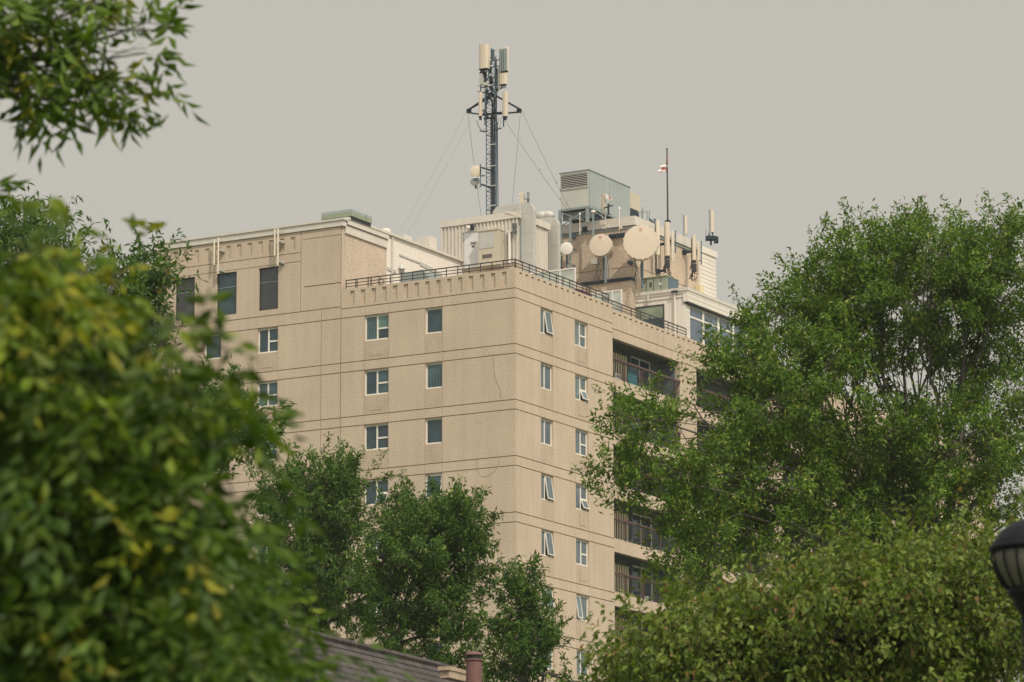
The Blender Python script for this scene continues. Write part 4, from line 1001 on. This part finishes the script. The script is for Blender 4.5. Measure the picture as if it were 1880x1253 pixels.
# ---------------------------------------------------------------- neighbouring house
def hp(px, py, D): return far(px, py, D)
ra = hp(470, 1150.5, 68); rb = hp(820, 1222, 74.8); zr = (ra.z+rb.z)/2; ra.z = rb.z = zr
rd_ = (rb-ra).normalized(); tn = Vector((FW.x, FW.y, 0)).normalized(); dn_ = Vector((rd_.y, -rd_.x, 0)).normalized()
if dn_.dot(tn) > 0: dn_ = -dn_
slope = (dn_*1 - Z_*.88)
house = thing('neighbour_house', 'house with a brown shingled hip roof at the bottom of the view', 'house', (ra+rb)/2-Z_*zr)
RW = 6.5
e0 = ra+slope*RW - rd_*.0; e1 = rb+slope*RW+rd_*4.0; f0 = ra-dn_*RW-Z_*.88*RW; f1 = rb-dn_*RW-Z_*.88*RW+rd_*4.0
m = MB()
# shingle courses, each a thin overlapping strip, tabs offset
nc = 38
for i in range(nc):
    t0, t1 = i/nc, (i+1)/nc
    a0, a1 = ra.lerp(e0, t0), ra.lerp(e0, t1); b0, b1 = rb.lerp(e1, t0), rb.lerp(e1, t1)
    up_ = Z_*.012
    m.add([a0+Z_*.0, b0+Z_*.0, b1+up_, a1+up_, a1, b1], [(0, 3, 2, 1), (3, 4, 5, 2)])
m.add([rb, e1, f1], [(0, 1, 2)]); m.add([ra, rb, f1, f0], [(0, 1, 2, 3)]); m.add([ra, f0, e0], [(0, 1, 2)])
sm = bpy.data.materials.new('asphalt_shingle'); sm.use_nodes = True; t_ = sm.node_tree; b_ = t_.nodes['Principled BSDF']; b_.inputs['Roughness'].default_value = .95; b_.inputs['Specular IOR Level'].default_value = .1
tc = t_.nodes.new('ShaderNodeTexCoord'); mp = t_.nodes.new('ShaderNodeMapping'); mp.inputs['Rotation'].default_value = (0, 0, -math.atan2(rd_.y, rd_.x)); mp.inputs['Location'].default_value = (0, 0, 0)
br = t_.nodes.new('ShaderNodeTexBrick'); br.inputs['Scale'].default_value = 1; br.inputs['Brick Width'].default_value = .32; br.inputs['Row Height'].default_value = .165; br.inputs['Mortar Size'].default_value = .012
br.inputs['Color1'].default_value = (.060, .054, .052, 1); br.inputs['Color2'].default_value = (.085, .077, .073, 1); br.inputs['Mortar'].default_value = (.03, .026, .025, 1)
t_.links.new(tc.outputs['Object'], mp.inputs[0]); t_.links.new(mp.outputs[0], br.inputs[0])
nz = t_.nodes.new('ShaderNodeTexNoise'); nz.inputs['Scale'].default_value = 5; nz.inputs['Detail'].default_value = 6; t_.links.new(tc.outputs['Object'], nz.inputs[0])
mx = t_.nodes.new('ShaderNodeMix'); mx.data_type = 'RGBA'; mx.blend_type = 'MULTIPLY'; mx.inputs[0].default_value = .7
t_.links.new(br.outputs[0], mx.inputs[6]); t_.links.new(nz.outputs['Fac'], mx.inputs[7])
vs_ = t_.nodes.new('ShaderNodeVectorMath'); vs_.operation = 'SCALE'; vs_.inputs['Scale'].default_value = 1.7; t_.links.new(mx.outputs[2], vs_.inputs[0]); t_.links.new(vs_.outputs[0], b_.inputs['Base Color'])
M['shingle'] = sm
ro = m.build('roof', M['shingle'], house)
m = MB(); m.tube([ra+Z_*.03, rb+Z_*.03], .07, 6); m.tube([rb+Z_*.03, e1+Z_*.03], .07, 6); m.build('ridge_cap', M['shingle'], ro)
m = MB(); m.bar(ra-Z_*.06, e0-Z_*.06, .06, .12); m.build('bargeboard', M['dark_frame'], ro)
m = MB(); q0, q1, q2, q3 = [Vector((p.x, p.y, 0)) for p in (ra.lerp(e0, .92), rb.lerp(e1, .9), rb.lerp(f1, .9), ra.lerp(f0, .92))]
hz_ = e0.z-.15
m.hexa([q0, q1, q2, q3, q0+Z_*hz_, q1+Z_*hz_, q2+Z_*hz_, q3+Z_*hz_]); m.build('wall', mat('pale_stucco', (.45, .42, .36), .9, var=.08), house)
# metal box vent near the hip, then the flue
pv = hp(845, 1240, 73.4)
p_ = hp(838, 1233, 73)
m = MB(); m.ob(p_, rd_*.55, dn_*.12, Z_*.035); m.ob(p_-Z_*.1, rd_*.5, dn_*.1, Z_*.07)
tag(m.build('ridge_vent_box', M['concrete_dark']), 'low grey metal vent box at the end of the shingle ridge', 'roof vent')
# flue
flue = thing('flue_pipe', 'rust coloured round flue pipe with a domed cap beside the shingle roof', 'flue pipe', (0, 0, 0))
c_ = hp(870, 1215, 66); flue.location = (c_.x, c_.y, 0)
zt = hp(870, 1196, 66).z; k_ = 66/FPX*1.02
m = MB(); m.tube([(c_.x, c_.y, 6.5), (c_.x, c_.y, zt-17*k_)], 14.5*k_, 24); m.build('pipe', M['rust'], flue, False)
m = MB(); m.lathe((c_.x, c_.y, zt), Z_, [(0, 0), (9*k_, -1.6*k_), (15.5*k_, -5*k_), (16.5*k_, -8*k_), (14*k_, -8.5*k_)], 24); m.lathe((c_.x, c_.y, zt), Z_, [(14*k_, -18.5*k_), (16.5*k_, -18*k_), (16.5*k_, -15.5*k_), (14*k_, -15*k_)], 24); m.build('cap', M['rust'], flue, True)
m = MB(); m.tube([(c_.x, c_.y, zt-18*k_), (c_.x, c_.y, zt-8*k_)], 13.5*k_, 20); m.build('cap_gap', M['black'], flue)

# ---------------------------------------------------------------- street lamp at the right edge
lc = far(1893, 1005, 24); kk = 24.3/FPX
lamp = thing('street_lamp', 'black acorn street lamp at the right edge of the view', 'street lamp', (lc.x, lc.y, 0))
m = MB(); m.lathe(lc, Z_, [(0, 53*kk), (6*kk, 52*kk), (18*kk, 50*kk), (38*kk, 42*kk), (56*kk, 28*kk), (66*kk, 14*kk), (72*kk, 6*kk), (72*kk, 3*kk), (77*kk, 0), (78*kk, -4*kk), (75*kk, -8*kk), (70*kk, -9*kk), (60*kk, -10*kk)], 40); m.build('hood', M['lamp_black'], lamp, True)
m = MB(); m.lathe(lc, Z_, [(66*kk, -9*kk), (67*kk, -22*kk), (62*kk, -42*kk), (52*kk, -62*kk), (40*kk, -78*kk)], 40); m.build('globe', M['lamp_glass'], lamp, True)
m = MB()
for i in range(16):
    an = 2*PI*i/16; u = Vector((math.cos(an), math.sin(an), 0)); m.tube([lc+u*r*kk+Z_*h_*kk for r, h_ in ((70, -8), (71, -22), (66, -42), (55, -63), (42, -80))], 2.2*kk, 5)
m.build('rib', M['lamp_black'], lamp)
m = MB(); m.lathe(lc, Z_, [(44*kk, -74*kk), (46*kk, -82*kk), (42*kk, -92*kk), (34*kk, -96*kk), (33*kk, -106*kk), (26*kk, -118*kk), (21*kk, -126*kk), (20.5*kk, -150*kk), (21*kk, -lc.z+.9), (32*kk, -lc.z+.8), (46*kk, -lc.z+.2), (50*kk, -lc.z)], 24); m.build('post', M['lamp_black'], lamp, True)

# ---------------------------------------------------------------- trees
rng = np.random.default_rng(11)
def leaf_mat(name, rough=.5, trans=.33, spec=.2):
    m = bpy.data.materials.new(name); m.use_nodes = True; t = m.node_tree; b = t.nodes['Principled BSDF']; o = t.nodes['Material Output']
    at = t.nodes.new('ShaderNodeAttribute'); at.attribute_name = 'leafcol'
    b.inputs['Roughness'].default_value = rough; b.inputs['Specular IOR Level'].default_value = spec
    t.links.new(at.outputs['Color'], b.inputs['Base Color'])
    tr = t.nodes.new('ShaderNodeBsdfTranslucent'); sc_ = t.nodes.new('ShaderNodeVectorMath'); sc_.operation = 'MULTIPLY'; sc_.inputs[1].default_value = (1.35, 1.5, .6)
    t.links.new(at.outputs['Color'], sc_.inputs[0]); t.links.new(sc_.outputs[0], tr.inputs[0])
    mx = t.nodes.new('ShaderNodeMixShader'); mx.inputs[0].default_value = trans
    t.links.new(b.outputs[0], mx.inputs[1]); t.links.new(tr.outputs[0], mx.inputs[2]); t.links.new(mx.outputs[0], o.inputs['Surface'])
    return m
M['leaf'] = leaf_mat('tree_leaves')
def leaves_mesh(name, C, D, NN, Ln, Wd, col, parent):
    n = len(C); D = D/np.linalg.norm(D, axis=1, keepdims=True)
    Sx = np.cross(D, NN); Sx /= np.linalg.norm(Sx, axis=1, keepdims=True)+1e-9; Nn = np.cross(Sx, D)
    Ln = Ln[:, None]; Wd = Wd[:, None]
    v = np.empty((n, 4, 3))
    v[:, 0] = C; v[:, 1] = C+D*Ln*.45+Sx*Wd*.5+Nn*Wd*.18; v[:, 2] = C+D*Ln-Nn*Ln*.12; v[:, 3] = C+D*Ln*.45-Sx*Wd*.5+Nn*Wd*.18
    org = np.array(parent.location); v = (v-org).reshape(-1, 3)
    me = bpy.data.meshes.new(name); me.vertices.add(4*n); me.vertices.foreach_set('co', v.ravel().astype(np.float32))
    base = np.arange(n)[:, None]*4; idx = (base+np.array([0, 1, 2, 0, 2, 3])).ravel()
    me.loops.add(6*n); me.loops.foreach_set('vertex_index', idx.astype(np.int32))
    me.polygons.add(2*n); me.polygons.foreach_set('loop_start', (np.arange(2*n)*3).astype(np.int32)); me.polygons.foreach_set('loop_total', np.full(2*n, 3, np.int32))
    me.update(calc_edges=True)
    a = me.color_attributes.new('leafcol', 'FLOAT_COLOR', 'POINT')
    cc = np.ones((n, 4, 4)); cc[:, :, :3] = col[:, None, :]; a.data.foreach_set('color', cc.ravel().astype(np.float32))
    me.materials.append(M['leaf']); o = bpy.data.objects.new(name, me); COL.objects.link(o); o.parent = parent
    return o
def tree(name, label, base, lobes, leaf=(.12, .04), per=26, dens=1., pal=None, twig=.35, droop=.25, group=None, trunk_r=.3, bark='bark', fork=None, trans=None, spread=.8, limb_r=.1, shell=.55, spray=0, rach=.2, up=.25, ragged=.16):
    """lobes: (centre, (rx, ry, rz) along view-right, view-depth, up, cluster count)"""
    base = Vector(base); t = thing(name, label, 'tree', base, group)
    ux = np.array((RT.x, RT.y, 0)); ux /= np.linalg.norm(ux); uy = np.array((-ux[1], ux[0], 0)); uz = np.array((0, 0, 1.))
    fork = Vector(fork) if fork is not None else base+Z_*(sum(l[0].z for l in lobes)/len(lobes)-base.z)*.45
    mw = MB(); mt_ = MB()
    def bend(a, b, n, j):
        pts = [a]; L_ = (b-a).length
        for i in range(1, n): 
            pts.append(a.lerp(b, i/n)+Vector(rng.normal(0, j*L_, 3))+Z_*L_*.06*math.sin(PI*i/n))
        return pts+[b]
    mt_.tube(bend(base-Z_*.3, fork, 5, .012), [trunk_r*(1.25-.45*i/5) for i in range(6)], 10)
    allC, allD, allN, allL, allW, allc = [], [], [], [], [], []
    for (c, (rx, ry, rz), nc) in lobes:
        nc = int(nc*dens); cn = np.array(c)
        core = Vector(cn - uz*rz*.35)
        l_ = bend(fork, core, 6, .03); rr = limb_r*min(1.6, max(.5, (rx*rz)**.5/2.2))
        mw.tube(l_, [rr*(1.5-1.1*i/6) for i in range(7)], 7)
        # secondary limbs
        ns = max(4, nc//22); sec = []
        for _ in range(ns):
            d = rng.normal(0, 1, 3); d /= np.linalg.norm(d); r_ = rng.uniform(.35, .72)
            p = cn+(ux*d[0]*rx+uy*d[1]*ry+uz*(d[2]*rz))*r_; st = l_[rng.integers(3, 7)]
            b_ = bend(st, Vector(p), 4, .05); mw.tube(b_, [rr*.45, rr*.38, rr*.3, rr*.22, rr*.14], 5, cap=False); sec.append(b_)
        secp = np.array([np.array(q) for b_ in sec for q in b_[2:]])
        d = rng.normal(0, 1, (nc, 3)); d /= np.linalg.norm(d, axis=1, keepdims=True)
        r_ = rng.uniform(shell, 1, nc)**.7 * rng.uniform(.78, 1.08, nc)
        ph_ = rng.uniform(0, 6.28, 4); r_ = r_*(1+ragged*(np.sin(d[:, 0]*5+ph_[0])+np.sin(d[:, 2]*6+ph_[1])+np.sin(d[:, 1]*5+ph_[2])))
        P_ = cn + (d[:, :1]*rx*ux + d[:, 1:2]*ry*uy + d[:, 2:]*rz*uz)*r_[:, None]
        for p, dd in zip(P_, d):
            q = secp[np.argmin(((secp-p)**2).sum(1))]
            outd = ux*dd[0]+uy*dd[1]+uz*dd[2]
            tip = p+(outd*.7+uz*up+rng.normal(0, .3, 3))*twig*rng.uniform(.8, 1.7)
            v0, v1 = Vector(q), Vector(p)
            mw.tube([v0, v0.lerp(v1, .5)+Vector(rng.normal(0, .06*(v1-v0).length, 3)), v1, Vector(tip)], [rr*.13, rr*.10, rr*.07, rr*.03], 3, cap=False)
            if spray:   # pinnate leaves hanging in sprays
                nr = max(2, int(spray*rng.uniform(.7, 1.3))); nl = 7
                r0 = p+rng.normal(0, 1, (nr, 3))*twig*.5
                rdir = outd*.7+rng.normal(0, .6, (nr, 3)); rdir[:, 2] -= droop*.6; rdir /= np.linalg.norm(rdir, axis=1, keepdims=True)
                side = np.cross(rdir, uz+rng.normal(0, .3, (nr, 3))); side /= np.linalg.norm(side, axis=1, keepdims=True)
                RL = rach*rng.uniform(.7, 1.3, (nr, 1)); cc_, dd_, nn2 = [], [], []
                for j in range(nl):
                    tt = .25+.75*(j//2)/3.; q_ = r0+rdir*RL*tt-uz*RL*droop*.7*tt*tt
                    sg = 0 if j == nl-1 else (1 if j % 2 else -1)
                    d_ = rdir*(1. if sg == 0 else .55)+side*sg*.85+rng.normal(0, .22, (nr, 3)); d_[:, 2] -= droop*(.35+.5*tt)
                    cc_.append(q_); dd_.append(d_); nn2.append(np.cross(side, rdir)*(-1)+rng.normal(0, .35, (nr, 3))+uz*.5)
                ctr = np.concatenate(cc_); ld = np.concatenate(dd_); nn_ = np.concatenate(nn2); k = len(ctr)
                allC.append(ctr); allD.append(ld); allN.append(nn_); allL.append(leaf[0]*rng.uniform(.7, 1.2, k)); allW.append(leaf[1]*rng.uniform(.75, 1.25, k)); allc.append(pal(k, dd, p)*rng.uniform(.8, 1.2))
                continue
            k = max(6, int(per*rng.uniform(.6, 1.35)))
            f = rng.uniform(0, 1, k)[:, None]
            ctr = p+(tip-p)*f + rng.normal(0, 1, (k, 3))*twig*.42*spread*(1.15-.75*f)
            ld = outd*.6+rng.normal(0, .75, (k, 3)); ld[:, 2] -= droop
            nn_ = rng.normal(0, .55, (k, 3))+uz*.9+outd*.35
            ln = leaf[0]*rng.uniform(.65, 1.3, k); wd = leaf[1]*rng.uniform(.7, 1.3, k)
            tone = rng.uniform(.8, 1.2)
            col = pal(k, dd, p)*tone
            allC.append(ctr); allD.append(ld); allN.append(nn_); allL.append(ln); allW.append(wd); allc.append(col)
    mt_.build('trunk', M[bark], t, True); mw.build('branches', M[bark], t, True)
    leaves_mesh('crown', np.concatenate(allC), np.concatenate(allD), np.concatenate(allN), np.concatenate(allL), np.concatenate(allW), np.clip(np.concatenate(allc), 0, 1), t)
    return t
def palette(base, alt, palt, extra=None, pextra=0, var=.22):
    base, alt = np.array(base), np.array(alt)
    def f(k, dd, p):
        mixv = rng.uniform(0, 1, (k, 1)); c = base*(1-mixv*palt)+alt*mixv*palt
        if extra is not None:
            m_ = rng.uniform(0, 1, (k, 1)) < pextra; c = np.where(m_, np.array(extra), c)
        return c*rng.uniform(1-var, 1+var, (k, 1))
    return f
def yellow_clumps(base, alt, palt, ycol, py):
    g_ = palette(base, alt, palt, var=.34)
    def f(k, dd, p):
        c_ = g_(k, dd, p)
        return np.where(rng.uniform(0, 1, (k, 1)) < .6, np.array(ycol)*rng.uniform(.6, 1.15, (k, 1)), c_) if rng.uniform() < py else c_
    return f
def lob(px, py, D, wx, wy, dy, n):   # picture-size of a crown lobe at a real distance: half widths in pixels
    s_ = D/FPX; return (far(px, py, D), (wx*s_, dy, wy*s_), n)

# big locust-like tree at the right, in front of the building
D = 92
pal7 = palette((.056, .125, .016), (.135, .205, .028), .9, (.22, .24, .05), .1, var=.32)
L7 = [lob(1700, 490, D, 120, 45, 3, 105), lob(1600, 485, D, 70, 50, 2.5, 64), lob(1545, 490, D, 46, 40, 1.6, 34), lob(1500, 530, D, 40, 34, 1.6, 24), lob(1840, 470, D, 80, 40, 3, 70), lob(1560, 560, D-1, 60, 50, 2, 46), lob(1705, 445, D, 30, 12, 1, 9), lob(1640, 455, D, 26, 12, 1, 7), lob(1850, 440, D, 40, 12, 1, 9), lob(1690, 570, D, 130, 60, 3, 115), lob(1830, 540, D, 70, 50, 3, 60),
      lob(1425, 560, D-2, 38, 20, 1.2, 20), lob(1400, 610, D-2, 34, 26, 1.2, 18), lob(1495, 600, D-1, 50, 34, 1.4, 34), lob(1335, 655, D-3, 34, 18, 1.2, 16), lob(1300, 690, D-3, 22, 16, 1, 8), lob(1390, 680, D-3, 50, 36, 1.6, 42), lob(1490, 680, D-2, 85, 55, 2.4, 90), lob(1420, 760, D-3, 85, 55, 2.4, 100),
      lob(1190, 760, D-5, 40, 18, 1.2, 14), lob(1150, 805, D-5, 28, 20, 1, 10), lob(1225, 745, D-5, 26, 14, 1, 7), lob(1125, 862, D-5, 28, 18, 1, 11), lob(1180, 868, D-5, 38, 24, 1.4, 18), lob(1245, 870, D-5, 40, 36, 1.6, 24), lob(1325, 880, D-4, 62, 70, 3, 84),
      lob(1130, 932, D-5, 20, 10, .8, 5), lob(1225, 955, D-5, 46, 34, 1.6, 26), lob(1430, 900, D-2, 105, 85, 3, 150), lob(1590, 830, D, 100, 85, 3, 150), lob(1740, 840, D, 100, 75, 3, 130),
      lob(1850, 760, D+1, 75, 100, 3, 120), lob(1800, 630, D+2, 80, 70, 3, 80), lob(1610, 640, D+1, 75, 52, 2.5, 52), lob(1720, 700, D+2, 60, 50, 3, 18),
      lob(1870, 920, D+1, 80, 70, 3, 60), lob(1650, 950, D, 120, 70, 3, 110), lob(1480, 1000, D-2, 120, 60, 3, 90), lob(1310, 1010, D-4, 80, 50, 3, 66), lob(1240, 1060, D-5, 36, 30, 1.6, 22),
      lob(1980, 600, D+2, 90, 150, 3, 70)]
b7 = far(1700, 1000, D+1); tree('locust_tree', 'large feathery green tree hiding the right end of the building', (b7.x, b7.y, 0), L7, (.13, .052), 70, 1.0, pal7, .5, .2, None, .5, 'bark_pale', fork=far(1690, 1120, D+1), limb_r=.085, spread=.6, up=.3, ragged=.2)
# trailing twigs reaching over the corner bay
L7b = [lob(1105, 930, D-6, 16, 14, .4, 8), lob(1120, 975, D-6, 18, 10, .4, 8), lob(1115, 1015, D-6, 18, 10, .4, 7), lob(1165, 1010, D-6, 25, 14, .5, 10), lob(1100, 895, D-6, 16, 9, .4, 7)]
# ash trees before the left facade
D = 112
pal3 = palette((.036, .092, .016), (.095, .165, .028), .85, (.17, .21, .05), .1, var=.3)
L3 = [lob(585, 900, D, 46, 32, 1.6, 60), lob(560, 930, D, 70, 60, 2, 110), lob(620, 960, D, 50, 55, 1.8, 75), lob(540, 1000, D, 70, 60, 2, 110), lob(640, 890, D, 32, 26, .9, 26), lob(600, 1060, D, 80, 55, 2, 110), lob(540, 1100, D, 80, 60, 2.2, 110), lob(640, 1110, D, 55, 50, 1.8, 60), lob(520, 1180, D, 110, 50, 2, 90)]
b = far(590, 1100, D); tree('ash_tree', 'left ash tree of three, standing before the left facade', (b.x, b.y, 0), L3, (.165, .052), 60, .85, pal3, .42, .15, 'ash trees before the building', .28, fork=far(592, 1150, D), up=.7, spread=.55, ragged=.3)
D = 108
L4 = [lob(795, 965, D, 60, 32, 1.6, 62), lob(835, 965, D, 45, 40, 1.5, 50), lob(735, 965, D, 46, 38, 1.5, 46), lob(860, 1005, D, 34, 36, 1.4, 36), lob(785, 1020, D, 85, 52, 2.2, 120), lob(705, 1015, D, 34, 30, 1.3, 26), lob(820, 1080, D, 58, 46, 2, 74), lob(740, 1110, D, 50, 36, 1.8, 40), lob(690, 1085, D, 30, 26, 1.2, 18), lob(815, 1150, D, 70, 46, 2, 84), lob(730, 1170, D, 50, 26, 2, 28), lob(790, 1225, D, 90, 36, 2, 70)]
b = far(735, 1180, D); tree('ash_tree', 'broad middle ash tree with dark forked limbs above the shingle roof', (b.x, b.y, 0), L4, (.165, .052), 60, .9, pal3, .42, .15, 'ash trees before the building', .26, fork=far(722, 1185, D), up=.7, spread=.55, ragged=.3)
D = 104
L5 = [lob(972, 1062, D, 11, 20, .6, 8), lob(950, 1090, D, 20, 20, .8, 16), lob(985, 1115, D, 22, 28, 1, 24), lob(945, 1140, D, 30, 32, 1.3, 38), lob(985, 1170, D, 32, 30, 1.4, 40), lob(960, 1215, D, 50, 36, 2, 70), lob(1060, 1262, D, 26, 8, 1, 10)]
b = far(965, 1200, D); tree('ash_tree', 'small pointed ash tree below the building corner', (b.x, b.y, 0), L5, (.165, .052), 50, .95, pal3, .36, .15, 'ash trees before the building', .18, fork=far(962, 1230, D), up=.7, spread=.55, ragged=.3)
# tree behind the foreground leaves at left
D = 62
pal2 = yellow_clumps((.042, .098, .018), (.09, .155, .028), .8, (.22, .20, .04), .04)
L2_ = [lob(54, 450, D, 51, 38, 1.6, 60), lob(104, 480, D, 51, 42, 1.6, 60), lob(24, 430, D, 25, 20, .8, 20), lob(279, 500, D, 20, 32, .7, 22), lob(256, 540, D, 32, 29, .9, 32), lob(304, 520, D, 15, 22, .6, 12), lob(224, 590, D, 51, 42, 1.4, 60), lob(294, 615, D, 25, 18, .8, 22), lob(144, 580, D, 93, 68, 2, 130), lob(54, 640, D, 85, 102, 2.4, 150), lob(209, 500, D, 25, 22, .8, 20),
        lob(406, 751, D-4, 25, 26, .9, 32), lob(376, 796, D-4, 40, 32, 1.2, 58), lob(456, 806, D-4, 36, 20, 1, 36), lob(361, 836, D-4, 32, 27, 1.2, 38), lob(491, 786, D-4, 17, 14, .6, 12), lob(294, 800, D-2, 76, 68, 2, 100), lob(194, 800, D, 102, 93, 2.4, 140)]
b = far(180, 900, D); tree('ash_tree', 'sharper green ash tree rising behind the blurred foreground leaves', (b.x, b.y, 0), L2_, (.14, .042), 26, .9, pal2, .34, .2, None, .3, fork=far(190, 900, D), up=.4, spread=.65)
# russet-tipped tree at the lower right
D = 42
pal8 = palette((.080, .128, .020), (.165, .200, .038), .9, (.20, .13, .05), .045, var=.28)
L8 = [lob(1400, 1136, D, 70, 41, 1.2, 90), lob(1520, 1106, D, 90, 46, 1.4, 120), lob(1650, 1106, D, 90, 50, 1.4, 120), lob(1760, 1076, D, 80, 50, 1.4, 105), lob(1850, 1056, D+1, 60, 46, 1.4, 70), lob(1720, 1026, D, 30, 20, .6, 16), lob(1205, 1216, D, 70, 36, 1.1, 75), lob(1300, 1176, D, 60, 36, 1.1, 65), lob(1240, 1156, D, 26, 20, .5, 15), lob(1160, 1256, D, 45, 32, .9, 38), lob(1330, 1246, D, 110, 55, 1.6, 160), lob(1480, 1206, D, 120, 64, 1.6, 170), lob(1640, 1196, D, 120, 73, 1.6, 180), lob(1790, 1176, D, 110, 82, 1.6, 170), lob(1550, 1286, D, 150, 55, 1.6, 150), lob(1720, 1286, D, 150, 64, 1.6, 150), lob(1860, 1266, D+1, 80, 82, 1.6, 90), lob(1200, 1306, D, 90, 27, 1.2, 60), lob(1380, 1316, D, 120, 36, 1.2, 70)]
b = far(1560, 1250, D); tree('linden_tree', 'rounded green tree with russet seed clusters at the lower right', (b.x, b.y, 0), L8, (.088, .046), 34, .85, pal8, .36, .75, None, .22, fork=far(1560, 1330, D), limb_r=.06, spread=.6, up=.45, ragged=.26)
# foreground box elder, out of focus
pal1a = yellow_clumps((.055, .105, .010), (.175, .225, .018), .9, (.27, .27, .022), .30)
pal1_shade = yellow_clumps((.030, .068, .010), (.100, .150, .016), .9, (.22, .21, .020), .09)
def pal1(k, dd, p): return (pal1a if p[2]+rng.normal(0, .35) > 4.0 else pal1_shade)(k, dd, p)   # yellower leaves high up; the darker low ones have canopy shade coloured in
def L1(D, l): return [lob(px, py, D, wx, wy, dy, n) for px, py, wx, wy, dy, n in l]
F1 = L1(11.5, [(21, 570, 69, 60, 1.5, 34), (126, 580, 60, 52, 1.4, 30), (56, 690, 110, 75, 1.5, 56), (191, 680, 51, 50, 1.4, 28), (26, 850, 110, 100, 1.5, 60), (161, 830, 87, 90, 1.5, 58), (271, 890, 57, 60, 1.4, 28), (82, 1030, 140, 100, 1.5, 76), (242, 1040, 110, 95, 1.5, 64), (352, 1020, 58, 70, 1.4, 30), (62, 1210, 140, 90, 1.5, 66), (222, 1220, 120, 75, 1.5, 56), (352, 1190, 90, 70, 1.4, 42), (442, 1230, 60, 40, 1.3, 20), (-114, 700, 92, 300, 1.6, 66), (-98, 1100, 100, 200, 1.6, 54)])
F1 += L1(10.4, [(355, 640, 34, 14, .1, 4), (405, 608, 24, 8, .1, 3), (418, 640, 10, 10, .08, 1), (360, 690, 6, 6, .05, 1), (130, 770, 100, 70, .3, 16), (270, 960, 90, 80, .3, 18), (40, 510, 45, 40, .25, 7), (430, 900, 26, 24, .12, 3), (180, 1130, 130, 70, .3, 20), (290, 760, 36, 50, .2, 7)])
F1 += L1(14, [(150, 495, 30, 16, .2, 4), (225, 505, 26, 16, .2, 3), (180, 475, 22, 10, .15, 1), (520, 1150, 45, 36, .3, 9), (450, 1070, 34, 46, .3, 9), (600, 1215, 30, 16, .2, 3)])
F2 = L1(19, [(25, 50, 50, 40, .6, 20), (105, 25, 44, 28, .5, 13), (50, 140, 50, 28, .6, 16), (150, 100, 30, 24, .4, 8), (160, 140, 34, 18, .4, 7), (118, 178, 14, 12, .2, 2), (200, 165, 18, 12, .3, 3), (265, 95, 28, 10, .25, 3), (300, 52, 26, 10, .25, 3), (262, 42, 14, 8, .2, 1), (270, 172, 32, 10, .3, 4), (175, 0, 36, 10, .4, 5), (-25, 320, 8, 28, .2, 2), (-20, 375, 10, 22, .2, 2), (-60, 80, 80, 120, .6, 34), (235, -10, 6, 6, .2, 1)])
b = far(-330, 1000, 13)
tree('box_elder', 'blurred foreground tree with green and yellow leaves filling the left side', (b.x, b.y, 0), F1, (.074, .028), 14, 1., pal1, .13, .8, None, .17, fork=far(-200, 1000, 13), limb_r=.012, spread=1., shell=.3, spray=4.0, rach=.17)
b = far(-500, 600, 19)
tree('box_elder', 'leafy branch of a tree hanging into the upper left corner', (b.x, b.y, 0), F2, (.115, .034), 8, 1., yellow_clumps((.060, .110, .014), (.12, .18, .024), .8, (.24, .24, .025), .2), .08, .55, None, .16, fork=far(-300, 260, 19), limb_r=.018, spread=.9, shell=.2, spray=1.9, rach=.14)

# ---------------------------------------------------------------- smoky air
hz_m = bpy.data.materials.new('haze_air'); hz_m.use_nodes = True; t_ = hz_m.node_tree
for n_ in list(t_.nodes):
    if n_.type == 'BSDF_PRINCIPLED': t_.nodes.remove(n_)
pv_ = t_.nodes.new('ShaderNodeVolumePrincipled'); pv_.inputs['Color'].default_value = (.9, .9, .88, 1); pv_.inputs['Density'].default_value = .00017; pv_.inputs['Anisotropy'].default_value = .2
t_.links.new(pv_.outputs[0], t_.nodes['Material Output'].inputs['Volume'])
m = MB(); m.box(-3001, 3001, -3001, 3001, -1, 66); hz_o = m.build('haze', hz_m); hz_o['kind'] = 'stuff'
